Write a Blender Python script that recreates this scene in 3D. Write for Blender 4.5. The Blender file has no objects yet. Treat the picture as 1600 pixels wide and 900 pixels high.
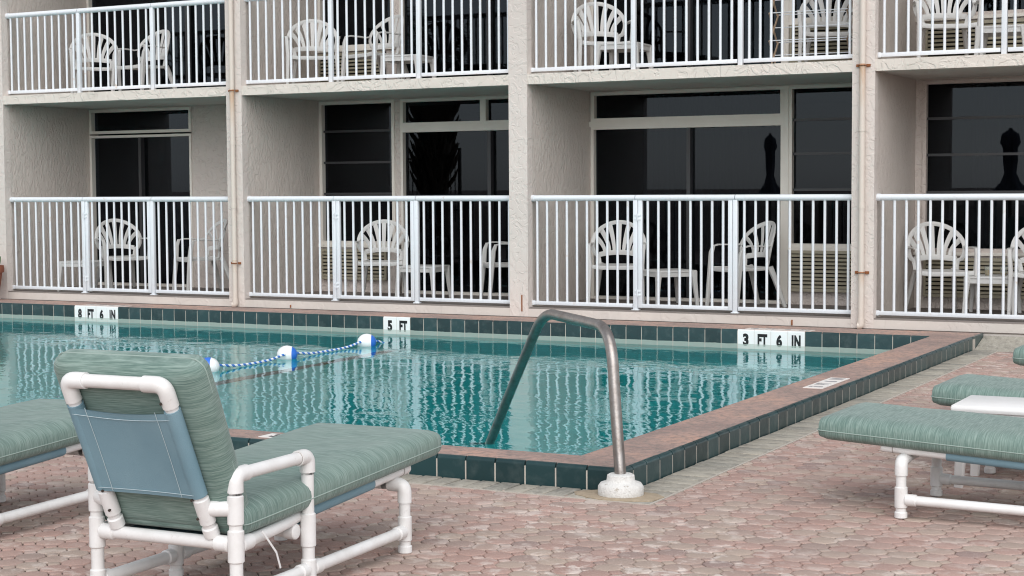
import bpy, bmesh, math, random
from mathutils import Vector, Matrix
random.seed(7)
R = math.radians
scene = bpy.context.scene
COL = scene.collection

# ------------------------------------------------------------------ camera
cam_d = bpy.data.cameras.new('camera')
cam = bpy.data.objects.new('camera', cam_d)
COL.objects.link(cam)
YAW, PITCH, ROLL, CAM_H = 0.4825, 0.0603, -0.0060, 1.3529
fw = Vector((-math.sin(YAW)*math.cos(PITCH), math.cos(YAW)*math.cos(PITCH), -math.sin(PITCH)))
rt = Vector((math.cos(YAW), math.sin(YAW), 0))
up = rt.cross(fw)
r2 = rt*math.cos(ROLL) + up*math.sin(ROLL)
u2 = up*math.cos(ROLL) - rt*math.sin(ROLL)
m = Matrix((r2, u2, -fw)).transposed().to_4x4()
m.translation = Vector((0, 0, CAM_H))
cam.matrix_world = m
cam_d.sensor_width = 36.0
cam_d.lens = 58.174
cam_d.clip_start = 0.05
cam_d.clip_end = 3000
scene.camera = cam

# ------------------------------------------------------------------ sky, sun, exposure
SUN_EL, SUN_AZ = 42.0, 150.0           # sun direction: azimuth measured from +Y clockwise
world = bpy.data.worlds.new('World')
scene.world = world
world.use_nodes = True
wn, wl = world.node_tree.nodes, world.node_tree.links
bg = wn['Background']
sky = wn.new('ShaderNodeTexSky')
sky.sky_type = 'NISHITA'
sky.sun_disc = False
sky.sun_elevation = R(SUN_EL)
sky.sun_rotation = R(SUN_AZ)
sky.air_density = 1.0
sky.dust_density = 0.6
sky.ozone_density = 1.0
hs = wn.new('ShaderNodeHueSaturation')
hs.inputs['Saturation'].default_value = 0.22
wl.new(sky.outputs[0], hs.inputs['Color'])
wl.new(hs.outputs[0], bg.inputs['Color'])
bg.inputs['Strength'].default_value = 0.15
sun_d = bpy.data.lights.new('sun', 'SUN')
sun_d.energy = 1.5
sun_d.angle = R(70)
sun_d.color = (1.0, 0.97, 0.93)
sun = bpy.data.objects.new('sun', sun_d)
COL.objects.link(sun)
az, el = R(SUN_AZ), R(SUN_EL)
sdir = Vector((math.sin(az)*math.cos(el), math.cos(az)*math.cos(el), math.sin(el)))
sun.rotation_euler = (-sdir).to_track_quat('-Z', 'Y').to_euler()
sun.location = (0, 0, 30)
scene.view_settings.view_transform = 'Standard'
scene.view_settings.look = 'None'
scene.view_settings.gamma = 1.0
scene.view_settings.use_curve_mapping = False
scene.view_settings.exposure = 0.50
scene.render.engine = 'CYCLES'
scene.cycles.max_bounces = 12
scene.cycles.diffuse_bounces = 6
scene.cycles.transparent_max_bounces = 16
scene.cycles.use_denoising = True
scene.cycles.filter_width = 1.1
scene.cycles.caustics_refractive = True
scene.cycles.caustics_reflective = False

# ------------------------------------------------------------------ mesh helpers
class MB:
    """collects shapes and links them as one mesh object"""
    def __init__(s): s.v, s.f = [], []
    def add(s, vs, fs):
        n = len(s.v); s.v += [tuple(v) for v in vs]; s.f += [tuple(i+n for i in f) for f in fs]; return s
    def box(s, x0, x1, y0, y1, z0, z1):
        return s.add([(x0,y0,z0),(x1,y0,z0),(x1,y1,z0),(x0,y1,z0),(x0,y0,z1),(x1,y0,z1),(x1,y1,z1),(x0,y1,z1)],
                     [(0,3,2,1),(4,5,6,7),(0,1,5,4),(1,2,6,5),(2,3,7,6),(3,0,4,7)])
    def bbox(s, x0, x1, y0, y1, z0, z1, b=0.004):
        """box with chamfered edges"""
        bm = bmesh.new()
        bmesh.ops.create_cube(bm, size=1)
        for v in bm.verts:
            v.co = Vector(((x0+x1)/2+v.co.x*(x1-x0), (y0+y1)/2+v.co.y*(y1-y0), (z0+z1)/2+v.co.z*(z1-z0)))
        bmesh.ops.bevel(bm, geom=bm.edges[:], offset=b, segments=2, affect='EDGES', profile=0.5)
        bm.verts.index_update()
        s.add([v.co[:] for v in bm.verts], [[v.index for v in f.verts] for f in bm.faces]); bm.free(); return s
    def sweep(s, path, ra, rb=None, ref=None, n=12, cap=True, sq=1.0):
        path = [Vector(p) for p in path]; N = len(path)
        ra = ra if isinstance(ra, (list, tuple)) else [ra]*N
        rb = ra if rb is None else (rb if isinstance(rb, (list, tuple)) else [rb]*N)
        vs, fs = [], []
        prevA = None
        for i, p in enumerate(path):
            t = (path[min(i+1, N-1)] - path[max(i-1, 0)])
            if t.length < 1e-9: t = Vector((0, 0, 1))
            t.normalize()
            if ref is not None: A = Vector(ref)
            elif prevA is not None: A = prevA
            else: A = Vector((1, 0, 0)) if abs(t.x) < 0.9 else Vector((0, 1, 0))
            A = A - t*A.dot(t); A.normalize(); prevA = A
            B = t.cross(A)
            for k in range(n):
                th = 2*math.pi*(k+0.5)/n
                c, q = math.cos(th), math.sin(th)
                if sq != 1.0:
                    c = math.copysign(abs(c)**sq, c); q = math.copysign(abs(q)**sq, q)
                vs.append(p + A*(c*ra[i]) + B*(q*rb[i]))
        for i in range(N-1):
            for k in range(n):
                a = i*n+k; b = i*n+(k+1) % n
                fs.append((a, b, b+n, a+n))
        if cap:
            fs.append(tuple(range(n-1, -1, -1))); fs.append(tuple(range((N-1)*n, N*n)))
        return s.add(vs, fs)
    def lathe(s, prof, n=24, c=(0, 0, 0)):
        vs, fs = [], []
        for r, z in prof:
            for k in range(n):
                th = 2*math.pi*k/n
                vs.append((c[0]+r*math.cos(th), c[1]+r*math.sin(th), c[2]+z))
        for i in range(len(prof)-1):
            for k in range(n):
                a = i*n+k; b = i*n+(k+1) % n
                fs.append((a, b, b+n, a+n))
        fs.append(tuple(range(n-1, -1, -1))); fs.append(tuple(range((len(prof)-1)*n, len(prof)*n)))
        return s.add(vs, fs)
    def prism_x(s, prof, x0, x1):
        """(y,z) profile extruded along x"""
        n = len(prof)
        return s.add([(x0, y, z) for y, z in prof]+[(x1, y, z) for y, z in prof],
                     [tuple(range(n-1, -1, -1)), tuple(range(n, 2*n))]+[(i, (i+1) % n, (i+1) % n+n, i+n) for i in range(n)])
    def prism_z(s, poly, z0, z1):
        n = len(poly)
        return s.add([(x, y, z0) for x, y in poly]+[(x, y, z1) for x, y in poly],
                     [tuple(range(n-1, -1, -1)), tuple(range(n, 2*n))]+[(i, (i+1) % n, (i+1) % n+n, i+n) for i in range(n)])
    def mesh(s, name, mat, ang=40):
        me = bpy.data.meshes.new(name)
        me.from_pydata(s.v, [], s.f)
        bm = bmesh.new(); bm.from_mesh(me); bmesh.ops.recalc_face_normals(bm, faces=bm.faces[:]); bm.to_mesh(me); bm.free()
        me.polygons.foreach_set('use_smooth', [True]*len(me.polygons))
        me.set_sharp_from_angle(angle=R(ang))
        me.materials.append(mat)
        return me
    def build(s, name, mat, parent=None, loc=(0, 0, 0), rot=(0, 0, 0), ang=40):
        return put(name, s.mesh(name, mat, ang), parent, loc, rot)

def put(name, me, parent=None, loc=(0, 0, 0), rot=(0, 0, 0)):
    o = bpy.data.objects.new(name, me)
    COL.objects.link(o)
    o.location = loc; o.rotation_euler = rot
    if parent is not None: o.parent = parent
    return o

def empty(name, loc=(0, 0, 0), rz=0.0, parent=None):
    o = bpy.data.objects.new(name, None)
    o.empty_display_size = 0.1
    COL.objects.link(o)
    o.location = loc; o.rotation_euler = (0, 0, rz)
    if parent is not None: o.parent = parent
    return o

def tag(o, label=None, cat=None, group=None, kind=None):
    if label: o['label'] = label
    if cat: o['category'] = cat
    if group: o['group'] = group
    if kind: o['kind'] = kind
    return o

def copy_tree(o, parent=None):
    c = o.copy(); COL.objects.link(c); c.parent = parent
    for ch in list(o.children): copy_tree(ch, c)
    return c

def arc(c, r, a0, a1, n, ax, bx):
    """points on an arc in the plane spanned by unit vectors ax, bx"""
    c, ax, bx = Vector(c), Vector(ax), Vector(bx)
    return [c + ax*(r*math.cos(a0+(a1-a0)*i/n)) + bx*(r*math.sin(a0+(a1-a0)*i/n)) for i in range(n+1)]

def round_path(pts, r, seg=5):
    """polyline with its corners rounded"""
    pts = [Vector(p) for p in pts]
    out = [pts[0]]
    for i in range(1, len(pts)-1):
        a, b, c = pts[i-1], pts[i], pts[i+1]
        d1, d2 = (a-b), (c-b)
        k = min(r, d1.length*0.49, d2.length*0.49)
        p, q = b+d1.normalized()*k, b+d2.normalized()*k
        for j in range(seg+1):
            t = j/seg
            out.append(p*(1-t)**2 + b*2*t*(1-t) + q*t*t)
    out.append(pts[-1])
    return out

# ------------------------------------------------------------------ material helpers
class NT:
    def __init__(s, name):
        s.m = bpy.data.materials.new(name); s.m.use_nodes = True
        s.n, s.l = s.m.node_tree.nodes, s.m.node_tree.links
        s.b = s.n['Principled BSDF']; s.out = s.n['Material Output']
    def new(s, t, **kw):
        o = s.n.new(t)
        for k, v in kw.items(): setattr(o, k, v)
        return o
    def link(s, a, b): s.l.new(a, b)
    def coord(s, kind='Object'):
        if kind == 'World': return s.new('ShaderNodeNewGeometry').outputs['Position']
        return s.new('ShaderNodeTexCoord').outputs[kind]
    def mapping(s, vec, scale=(1, 1, 1), rot=(0, 0, 0), loc=(0, 0, 0)):
        mp = s.new('ShaderNodeMapping'); s.link(vec, mp.inputs['Vector'])
        mp.inputs['Scale'].default_value = scale; mp.inputs['Rotation'].default_value = rot; mp.inputs['Location'].default_value = loc
        return mp.outputs[0]
    def noise(s, vec, scale=5, detail=4, rough=0.55, dist=0.0):
        t = s.new('ShaderNodeTexNoise'); s.link(vec, t.inputs['Vector'])
        t.inputs['Scale'].default_value = scale; t.inputs['Detail'].default_value = detail
        t.inputs['Roughness'].default_value = rough; t.inputs['Distortion'].default_value = dist
        return t.outputs['Fac']
    def ramp(s, fac, *stops):
        r = s.new('ShaderNodeValToRGB'); s.link(fac, r.inputs['Fac'])
        e = r.color_ramp.elements
        while len(e) < len(stops): e.new(0.5)
        for i, (p, c) in enumerate(stops):
            e[i].position = p
            e[i].color = (c, c, c, 1) if isinstance(c, (int, float)) else (*c, 1)
        return r.outputs['Color']
    def mix(s, fac, a, b, mode='MIX'):
        x = s.new('ShaderNodeMix', data_type='RGBA', blend_type=mode)
        for sock, val in ((x.inputs[0], fac), (x.inputs[6], a), (x.inputs[7], b)):
            if hasattr(val, 'links'): s.link(val, sock)
            elif isinstance(val, (int, float)): sock.default_value = val if sock.type == 'VALUE' else (val, val, val, 1)
            else: sock.default_value = (*val, 1)
        return x.outputs[2]
    def math(s, op, a, b=None, clamp=False):
        x = s.new('ShaderNodeMath', operation=op, use_clamp=clamp)
        for i, val in enumerate((a, b)):
            if val is None: continue
            if hasattr(val, 'links'): s.link(val, x.inputs[i])
            else: x.inputs[i].default_value = val
        return x.outputs[0]
    def sep(s, vec):
        x = s.new('ShaderNodeSeparateXYZ'); s.link(vec, x.inputs[0]); return x.outputs
    def bump(s, h, dist=0.01, strength=1.0, normal=None):
        b = s.new('ShaderNodeBump'); s.link(h, b.inputs['Height'])
        b.inputs['Distance'].default_value = dist; b.inputs['Strength'].default_value = strength
        if normal is not None: s.link(normal, b.inputs['Normal'])
        return b.outputs[0]
    def base(s, c):
        if hasattr(c, 'links'): s.link(c, s.b.inputs['Base Color'])
        else: s.b.inputs['Base Color'].default_value = (*c, 1)
    def set(s, **kw):
        for k, v in kw.items():
            sock = s.b.inputs[k.replace('_', ' ')]
            if hasattr(v, 'links'): s.link(v, sock)
            else: sock.default_value = v
        return s

def plain(name, col, rough=0.5, metal=0.0, var=0.06, scale=6, bump=0.0, bscale=40):
    t = NT(name); p = t.coord('World')
    n = t.noise(p, scale, 5)
    c = t.mix(n, tuple(x*(1-var) for x in col), tuple(min(1, x*(1+var)) for x in col))
    t.base(c); t.set(Roughness=rough, Metallic=metal)
    if bump:
        t.set(Normal=t.bump(t.noise(p, bscale, 3), bump))
    return t.m

def stucco(name, col, size=9.0, depth=0.006, spot=0.5, zs=1.0):
    t = NT(name); p = t.mapping(t.coord('World'), (1, 1, zs))
    a = t.noise(p, size, 3, 0.5, 1.6)
    lumps = t.ramp(a, (0.47, 0.0), (0.53, 1.0))
    fine = t.noise(p, size*7, 3, 0.6)
    v = t.new('ShaderNodeTexVoronoi', feature='DISTANCE_TO_EDGE'); t.link(t.mapping(p, (1, 1, 0.6)), v.inputs['Vector'])
    v.inputs['Scale'].default_value = size*1.4
    h = t.math('ADD', t.math('MULTIPLY', lumps, spot), t.math('MULTIPLY', fine, 0.35))
    big = t.noise(p, 0.9, 4)
    streak = t.noise(t.mapping(p, (5, 5, 0.5)), 1.2, 4)
    c = t.mix(t.ramp(big, (0.3, 0.0), (0.7, 1.0)), tuple(x*0.93 for x in col), tuple(x*1.04 for x in col))
    c = t.mix(t.math('MULTIPLY', t.ramp(streak, (0.5, 0.0), (0.8, 1.0)), 0.22), c, tuple(x*0.72 for x in col))
    c = t.mix(t.math('MULTIPLY', t.ramp(fine, (0.62, 0.0), (0.8, 1.0)), 0.25), c, tuple(x*0.75 for x in col))
    t.base(c); t.set(Roughness=0.85, Normal=t.bump(h, depth))
    return t.m

M = {}
M['stucco'] = stucco('stucco_front', (0.62, 0.56, 0.52), 10.0, 0.0045)
M['stucco_side'] = stucco('stucco_side', (0.60, 0.54, 0.495), 17.0, 0.007, zs=0.5)
M['stucco_back'] = stucco('stucco_back', (0.60, 0.535, 0.495), 10.0, 0.008)
M['ceiling'] = stucco('slab_soffit', (0.55, 0.51, 0.47), 20.0, 0.003)
M['curb'] = stucco('curb_paint', (0.58, 0.535, 0.495), 6.0, 0.003)
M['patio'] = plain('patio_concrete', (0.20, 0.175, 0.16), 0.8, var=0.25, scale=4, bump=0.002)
def m_rail():
    t = NT('railing_white_paint'); p = t.coord('World')
    n = t.noise(p, 26, 6, 0.7); r_ = t.noise(p, 9, 4, 0.6)
    c = t.mix(t.math('MULTIPLY', t.ramp(n, (0.55, 0.0), (0.75, 1.0)), 0.35), (0.69, 0.72, 0.755), (0.48, 0.47, 0.45))
    c = t.mix(t.math('MULTIPLY', t.ramp(r_, (0.68, 0.0), (0.76, 1.0)), 0.5), c, (0.50, 0.36, 0.22))
    t.base(c); t.set(Roughness=0.38); return t.m
M['rail'] = m_rail()
M['frame'] = plain('window_frame_beige', (0.72, 0.68, 0.62), 0.5, var=0.08)
M['dark_frame'] = plain('door_bronze_frame', (0.035, 0.035, 0.038), 0.4)
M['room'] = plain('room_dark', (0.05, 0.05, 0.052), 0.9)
M['curtain'] = plain('curtain_cloth', (0.22, 0.23, 0.24), 0.9)
M['teal_cloth'] = plain('teal_cloth', (0.05, 0.22, 0.26), 0.9)
M['plastic'] = plain('chair_white_plastic', (0.60, 0.595, 0.58), 0.45, var=0.05, scale=9)
M['table_plastic'] = plain('table_white_plastic', (0.84, 0.83, 0.82), 0.42, var=0.05, scale=5)
M['blue_plastic'] = plain('float_blue', (0.03, 0.16, 0.62), 0.3)
M['white_plastic'] = plain('float_white', (0.82, 0.84, 0.85), 0.3)
M['rust'] = plain('rusty_iron', (0.24, 0.085, 0.03), 0.9, var=0.4, scale=60, bump=0.002)
M['terracotta'] = plain('terracotta', (0.25, 0.085, 0.05), 0.8, var=0.2, scale=12)
M['leaf'] = plain('succulent_leaf', (0.07, 0.12, 0.05), 0.6, var=0.3, scale=20)
M['wood'] = plain('rack_wood', (0.36, 0.26, 0.18), 0.7, var=0.2, scale=15)
M['sand'] = plain('joint_sand', (0.115, 0.095, 0.082), 0.95, var=0.3, scale=20, bump=0.002, bscale=120)
M['deck'] = plain('deck_concrete', (0.31, 0.245, 0.22), 0.95, var=0.15, scale=3)
M['mortar'] = plain('mortar_patch', (0.36, 0.29, 0.21), 0.95, var=0.3, scale=25, bump=0.006, bscale=60)
M['black_ink'] = plain('black_lettering', (0.012, 0.012, 0.014), 0.5)
M['amber'] = plain('amber_drink', (0.30, 0.19, 0.06), 0.15)
M['bark'] = plain('palm_bark', (0.10, 0.08, 0.06), 0.9, var=0.4, scale=8)
M['frond'] = plain('palm_frond', (0.05, 0.085, 0.03), 0.6, var=0.3, scale=3)
M['navy'] = plain('umbrella_canvas', (0.07, 0.08, 0.11), 0.9)
M['iron'] = plain('fence_iron', (0.03, 0.03, 0.03), 0.6)
M['screw'] = plain('screw_head', (0.09, 0.07, 0.06), 0.5, 0.6)
M['blind'] = M['curtain']

def m_slab_edge():
    t = NT('slab_edge'); p = t.coord('World')
    a = t.noise(p, 7, 3, 0.5, 1.8)
    h = t.math('ADD', t.math('MULTIPLY', t.ramp(a, (0.46, 0.0), (0.54, 1.0)), 0.6), t.math('MULTIPLY', t.noise(p, 60, 3), 0.3))
    mould = t.noise(p, 2.2, 6, 0.65)
    c = t.mix(t.math('MULTIPLY', t.ramp(mould, (0.56, 0.0), (0.72, 1.0)), 0.35), (0.64, 0.585, 0.53), (0.36, 0.35, 0.30))
    t.base(c); t.set(Roughness=0.85, Normal=t.bump(h, 0.0065)); return t.m
M['slab'] = m_slab_edge()

def m_pipe():
    t = NT('pipe_paint'); p = t.coord('World'); z = t.sep(p)[2]
    n = t.noise(t.mapping(p, (14, 14, 2.2)), 3, 5)
    # rust runs below the two straps
    def run(z0, l):
        d = t.math('SUBTRACT', z0, z)
        on = t.math('MULTIPLY', t.math('GREATER_THAN', d, -0.01), t.math('SUBTRACT', 1.0, t.math('DIVIDE', d, l), True))
        return on
    f = t.math('MAXIMUM', run(2.40, 0.40), t.math('MULTIPLY', run(0.60, 0.14), 0.6))
    f = t.math('MULTIPLY', f, t.ramp(n, (0.30, 0.15), (0.55, 1.0)))
    c = t.mix(t.math('MULTIPLY', f, 0.70), (0.60, 0.535, 0.475), (0.45, 0.25, 0.11))
    t.base(c); t.set(Roughness=0.55); return t.m
M['pipe'] = m_pipe()

def m_glass(name, tint):
    t = NT(name)
    g = t.new('ShaderNodeBsdfGlossy'); g.inputs['Roughness'].default_value = 0.0
    g.inputs['Color'].default_value = (0.62, 0.70, 0.80, 1)
    tr = t.new('ShaderNodeBsdfTransparent'); tr.inputs['Color'].default_value = (*tint, 1)
    fr = t.new('ShaderNodeFresnel'); fr.inputs['IOR'].default_value = 1.42
    mx = t.new('ShaderNodeMixShader')
    t.link(fr.outputs[0], mx.inputs[0]); t.link(tr.outputs[0], mx.inputs[1]); t.link(g.outputs[0], mx.inputs[2])
    t.link(mx.outputs[0], t.out.inputs['Surface']); return t.m
M['glass'] = m_glass('tinted_window_glass', (0.30, 0.31, 0.33))

def m_clear():
    t = NT('drinking_glass')
    t.base((0.9, 0.93, 0.9)); t.set(Roughness=0.03, Transmission_Weight=0.9, IOR=1.3); return t.m
M['clear'] = m_clear()

def m_tile(name, col, rough, scale_band=True, var=0.25):
    t = NT(name); p = t.coord('World'); z = t.sep(p)[2]
    rnd = t.new('ShaderNodeObjectInfo').outputs['Random']
    c = t.mix(rnd, tuple(x*(1-var) for x in col), tuple(min(1, x*(1+var)) for x in col))
    n = t.noise(p, 14, 5)
    c = t.mix(t.math('MULTIPLY', t.ramp(n, (0.5, 0.0), (0.85, 1.0)), 0.12), c, (0.35, 0.38, 0.36))
    ro = rough
    if scale_band:
        # mineral scale left along the water line
        wob = t.math('MULTIPLY', t.math('SUBTRACT', t.noise(p, 9, 4), 0.5), 0.012)
        zz = t.math('ADD', z, wob)
        f = t.math('MULTIPLY', t.math('LESS_THAN', zz, -0.018), 0.68)
        c = t.mix(f, c, (0.40, 0.48, 0.43))
        ro = t.math('ADD', t.math('MULTIPLY', f, 0.5), rough)
    t.base(c); t.set(Roughness=ro, Specular_IOR_Level=0.35, Normal=t.bump(t.noise(p, 16, 2), 0.0015)); return t.m
M['tile'] = m_tile('dark_green_tile', (0.015, 0.044, 0.048), 0.30)
M['tile_white'] = m_tile('white_depth_tile', (0.76, 0.78, 0.78), 0.3, True, 0.03)
M['ink_tile'] = m_tile('tile_lettering', (0.012, 0.012, 0.014), 0.4, True, 0.0)
M['grout'] = plain('grout', (0.46, 0.42, 0.37), 0.9, var=0.2, scale=20)

def m_faded_marker(name, col, wear):
    t = NT(name); p = t.coord('World')
    n = t.noise(p, 16, 5, 0.7)
    c = t.mix(t.math('MULTIPLY', t.ramp(n, (0.45, 0.0), (0.7, 1.0)), wear), col, (0.50, 0.42, 0.38))
    t.base(c); t.set(Roughness=0.7); return t.m
M['marker'] = m_faded_marker('coping_marker_white', (0.78, 0.75, 0.72), 0.25)
M['marker_old'] = m_faded_marker('coping_marker_faded', (0.66, 0.60, 0.56), 0.8)
M['marker_ink'] = m_faded_marker('coping_marker_ink', (0.05, 0.05, 0.055), 0.35)
M['marker_ink_worn'] = m_faded_marker('coping_marker_worn_ink', (0.30, 0.30, 0.31), 0.5)

def m_coping():
    t = NT('coping_brick_red'); p = t.coord('World')
    a = t.noise(p, 2.3, 6, 0.65)
    b = t.noise(t.mapping(p, (1, 1, 1)), 20, 8, 0.78)
    d = t.noise(p, 55, 4, 0.6)
    c = t.ramp(a, (0.36, (0.29, 0.205, 0.18)), (0.50, (0.39, 0.265, 0.225)), (0.62, (0.48, 0.30, 0.235)))
    c = t.mix(t.math('MULTIPLY', t.ramp(b, (0.47, 0.0), (0.58, 1.0)), 0.75), c, (0.20, 0.17, 0.155))
    c = t.mix(t.math('MULTIPLY', t.ramp(d, (0.52, 0.0), (0.70, 1.0)), 0.45), c, (0.50, 0.39, 0.34))
    t.base(c); t.set(Roughness=0.85, Normal=t.bump(d, 0.003)); return t.m
M['coping'] = m_coping()

def m_paver():
    t = NT('paver_concrete'); p = t.coord('World')
    oi = t.new('ShaderNodeObjectInfo').outputs['Random']
    isl = t.new('ShaderNodeNewGeometry').outputs['Random Per Island']
    rnd = t.math('FRACT', t.math('ADD', t.math('MULTIPLY', oi, 7.31), t.math('MULTIPLY', isl, 5.77)))
    c = t.ramp(rnd, (0.0, (0.375, 0.24, 0.205)), (0.3, (0.43, 0.285, 0.245)), (0.55, (0.385, 0.28, 0.24)), (0.78, (0.43, 0.34, 0.28)), (1.0, (0.30, 0.21, 0.19)))
    g = t.noise(p, 150, 3, 0.6)
    c = t.mix(t.math('MULTIPLY', t.ramp(g, (0.5, 0.0), (0.68, 1.0)), 0.45), c, (0.55, 0.45, 0.40))
    stain = t.noise(p, 1.1, 5, 0.6)
    c = t.mix(t.math('MULTIPLY', t.ramp(stain, (0.48, 0.0), (0.7, 1.0)), 0.30), c, (0.225, 0.187, 0.17))
    eff = t.noise(p, 8.5, 6, 0.68, 0.4)
    big = t.ramp(t.noise(p, 0.7, 3), (0.38, 0.2), (0.62, 1.0))
    f = t.math('MULTIPLY', t.math('MULTIPLY', t.ramp(eff, (0.52, 0.0), (0.60, 1.0)), 0.8), big)
    c = t.mix(f, c, (0.64, 0.56, 0.51))
    t.base(c); t.set(Roughness=0.9, Normal=t.bump(t.math('ADD', t.math('MULTIPLY', g, 0.5), t.noise(p, 30, 3)), 0.004)); return t.m
M['paver'] = m_paver()

def m_border():
    t = NT('border_brick'); p = t.coord('World')
    rnd = t.new('ShaderNodeObjectInfo').outputs['Random']
    c = t.ramp(rnd, (0.0, (0.31, 0.285, 0.24)), (0.5, (0.40, 0.37, 0.31)), (1.0, (0.25, 0.24, 0.21)))
    oc = t.new('ShaderNodeVectorMath', operation='ADD'); t.link(t.coord('Object'), oc.inputs[0])
    cb = t.new('ShaderNodeCombineXYZ'); t.link(t.math('MULTIPLY', rnd, 37.0), cb.inputs[0]); t.link(t.math('MULTIPLY', rnd, 91.0), cb.inputs[1]); t.link(cb.outputs[0], oc.inputs[1])
    a = t.noise(t.mapping(oc.outputs[0], (16, 9, 1)), 1.0, 6, 0.72)
    c = t.mix(t.math('MULTIPLY', t.ramp(a, (0.50, 0.0), (0.64, 1.0)), 0.65), c, (0.17, 0.16, 0.145))
    b = t.noise(t.mapping(oc.outputs[0], (30, 14, 1), loc=(3, 8, 0)), 1.0, 6, 0.75)
    c = t.mix(t.math('MULTIPLY', t.ramp(b, (0.50, 0.0), (0.66, 1.0)), 0.6), c, (0.50, 0.47, 0.415))
    t.base(c); t.set(Roughness=0.9, Normal=t.bump(t.noise(p, 70, 4), 0.004)); return t.m
M['border'] = m_border()

def m_pvc():
    t = NT('white_pvc'); p = t.coord('World')
    n = t.noise(p, 7, 6, 0.65); s = t.noise(p, 40, 4, 0.7)
    c = t.mix(t.ramp(n, (0.4, 0.0), (0.75, 1.0)), (0.78, 0.775, 0.77), (0.66, 0.64, 0.62))
    c = t.mix(t.math('MULTIPLY', t.ramp(s, (0.62, 0.0), (0.75, 1.0)), 0.35), c, (0.45, 0.40, 0.36))
    t.base(c); t.set(Roughness=0.42); return t.m
M['pvc'] = m_pvc()
M['pvc_joint'] = plain('pvc_joint_dirt', (0.30, 0.27, 0.25), 0.8)

def m_fabric():
    t = NT('cushion_fabric'); p = t.coord('Object')
    # slub yarns run across the cushion (local y)
    a = t.noise(t.mapping(p, (330, 11, 16)), 1.0, 3, 0.6)
    b = t.noise(t.mapping(p, (150, 6, 9)), 1.0, 4, 0.6)
    big = t.noise(p, 2.5, 4)
    c = t.ramp(a, (0.34, (0.092, 0.155, 0.135)), (0.5, (0.142, 0.218, 0.192)), (0.66, (0.235, 0.318, 0.285)))
    c = t.mix(t.math('MULTIPLY', t.ramp(b, (0.52, 0.0), (0.68, 1.0)), 0.42), c, (0.29, 0.365, 0.335))
    c = t.mix(t.math('MULTIPLY', t.ramp(big, (0.45, 0.0), (0.75, 1.0)), 0.25), c, (0.25, 0.32, 0.275))
    wr = t.noise(t.mapping(p, (9, 2.2, 9)), 1.0, 4, 0.5)
    h = t.math('ADD', t.math('MULTIPLY', a, 0.12), t.math('MULTIPLY', wr, 1.0))
    t.base(c); t.set(Roughness=0.9, Normal=t.bump(h, 0.006), Sheen_Weight=0.15, Sheen_Roughness=0.5); return t.m
M['fabric'] = m_fabric()

def m_sling():
    t = NT('blue_sling_mesh'); p = t.coord('World')
    n = t.noise(p, 5, 5)
    w = t.noise(p, 260, 2)
    c = t.mix(t.ramp(n, (0.35, 0.0), (0.7, 1.0)), (0.16, 0.275, 0.335), (0.195, 0.315, 0.375))
    t.base(c); t.set(Roughness=0.65, Normal=t.bump(w, 0.001)); return t.m
M['sling'] = m_sling()
M['piping'] = plain('cushion_piping', (0.30, 0.38, 0.345), 0.9)
M['thread'] = plain('pale_thread', (0.45, 0.55, 0.58), 0.8)

def m_steel():
    t = NT('brushed_steel'); p = t.coord('World')
    n = t.noise(t.mapping(p, (1, 1, 1)), 18, 6, 0.7)
    s = t.noise(p, 90, 3)
    c = t.mix(t.ramp(n, (0.4, 0.0), (0.7, 1.0)), (0.34, 0.315, 0.30), (0.25, 0.215, 0.195))
    t.base(c); t.set(Metallic=0.9, Roughness=t.math('ADD', t.math('MULTIPLY', n, 0.3), 0.2), Normal=t.bump(s, 0.0008)); return t.m
M['steel'] = m_steel()

def m_collar():
    t = NT('chipped_white_paint'); p = t.coord('World')
    n = t.noise(p, 30, 6, 0.7)
    c = t.mix(t.ramp(n, (0.62, 0.0), (0.66, 1.0)), (0.72, 0.71, 0.685), (0.45, 0.41, 0.36))
    t.base(c); t.set(Roughness=0.8, Normal=t.bump(t.noise(p, 45, 5, 0.7), 0.012)); return t.m
M['collar'] = m_collar()

def m_water():
    t = NT('pool_water'); p = t.coord('World')
    q = t.mapping(p, (1, 1, 1), (0, 0, YAW))     # wind ripples lie roughly across the pool
    a = t.noise(t.mapping(q, (2.0, 2.7, 1)), 1.5, 1, 0.4, 0.2)
    b = t.noise(t.mapping(q, (4.2, 6.4, 1)), 1.7, 2, 0.45, 0.2)
    mask = t.ramp(t.noise(p, 0.9, 2), (0.38, 0.35), (0.62, 1.0))
    fine = t.noise(t.mapping(q, (8.0, 14.0, 1)), 1.9, 2, 0.5, 0.3)
    h = t.math('ADD', t.math('MULTIPLY', a, 0.55), t.math('MULTIPLY', t.math('MULTIPLY', b, 0.36), mask))
    h = t.math('ADD', h, t.math('MULTIPLY', t.math('MULTIPLY', fine, 0.10), mask))
    nrm = t.bump(h, 0.0075)
    gl = t.new('ShaderNodeBsdfGlossy'); gl.inputs['Roughness'].default_value = 0.0
    gl.inputs['Color'].default_value = (0.88, 0.98, 1.0, 1)
    rf = t.new('ShaderNodeBsdfRefraction'); rf.inputs['IOR'].default_value = 1.333; rf.inputs['Roughness'].default_value = 0.0
    rf.inputs['Color'].default_value = (0.40, 0.90, 0.90, 1)
    fr = t.new('ShaderNodeFresnel'); fr.inputs['IOR'].default_value = 1.333
    mx = t.new('ShaderNodeMixShader')
    for n in (gl, rf, fr): t.link(nrm, n.inputs['Normal'])
    t.link(fr.outputs[0], mx.inputs[0]); t.link(rf.outputs[0], mx.inputs[1]); t.link(gl.outputs[0], mx.inputs[2])
    t.link(mx.outputs[0], t.out.inputs['Surface']); return t.m
M['water'] = m_water()
M['plaster'] = plain('pool_plaster', (0.20, 0.66, 0.67), 0.8, var=0.08, scale=2)
M['grille'] = plain('grille_beige', (0.33, 0.30, 0.225), 0.5, var=0.1)
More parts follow.
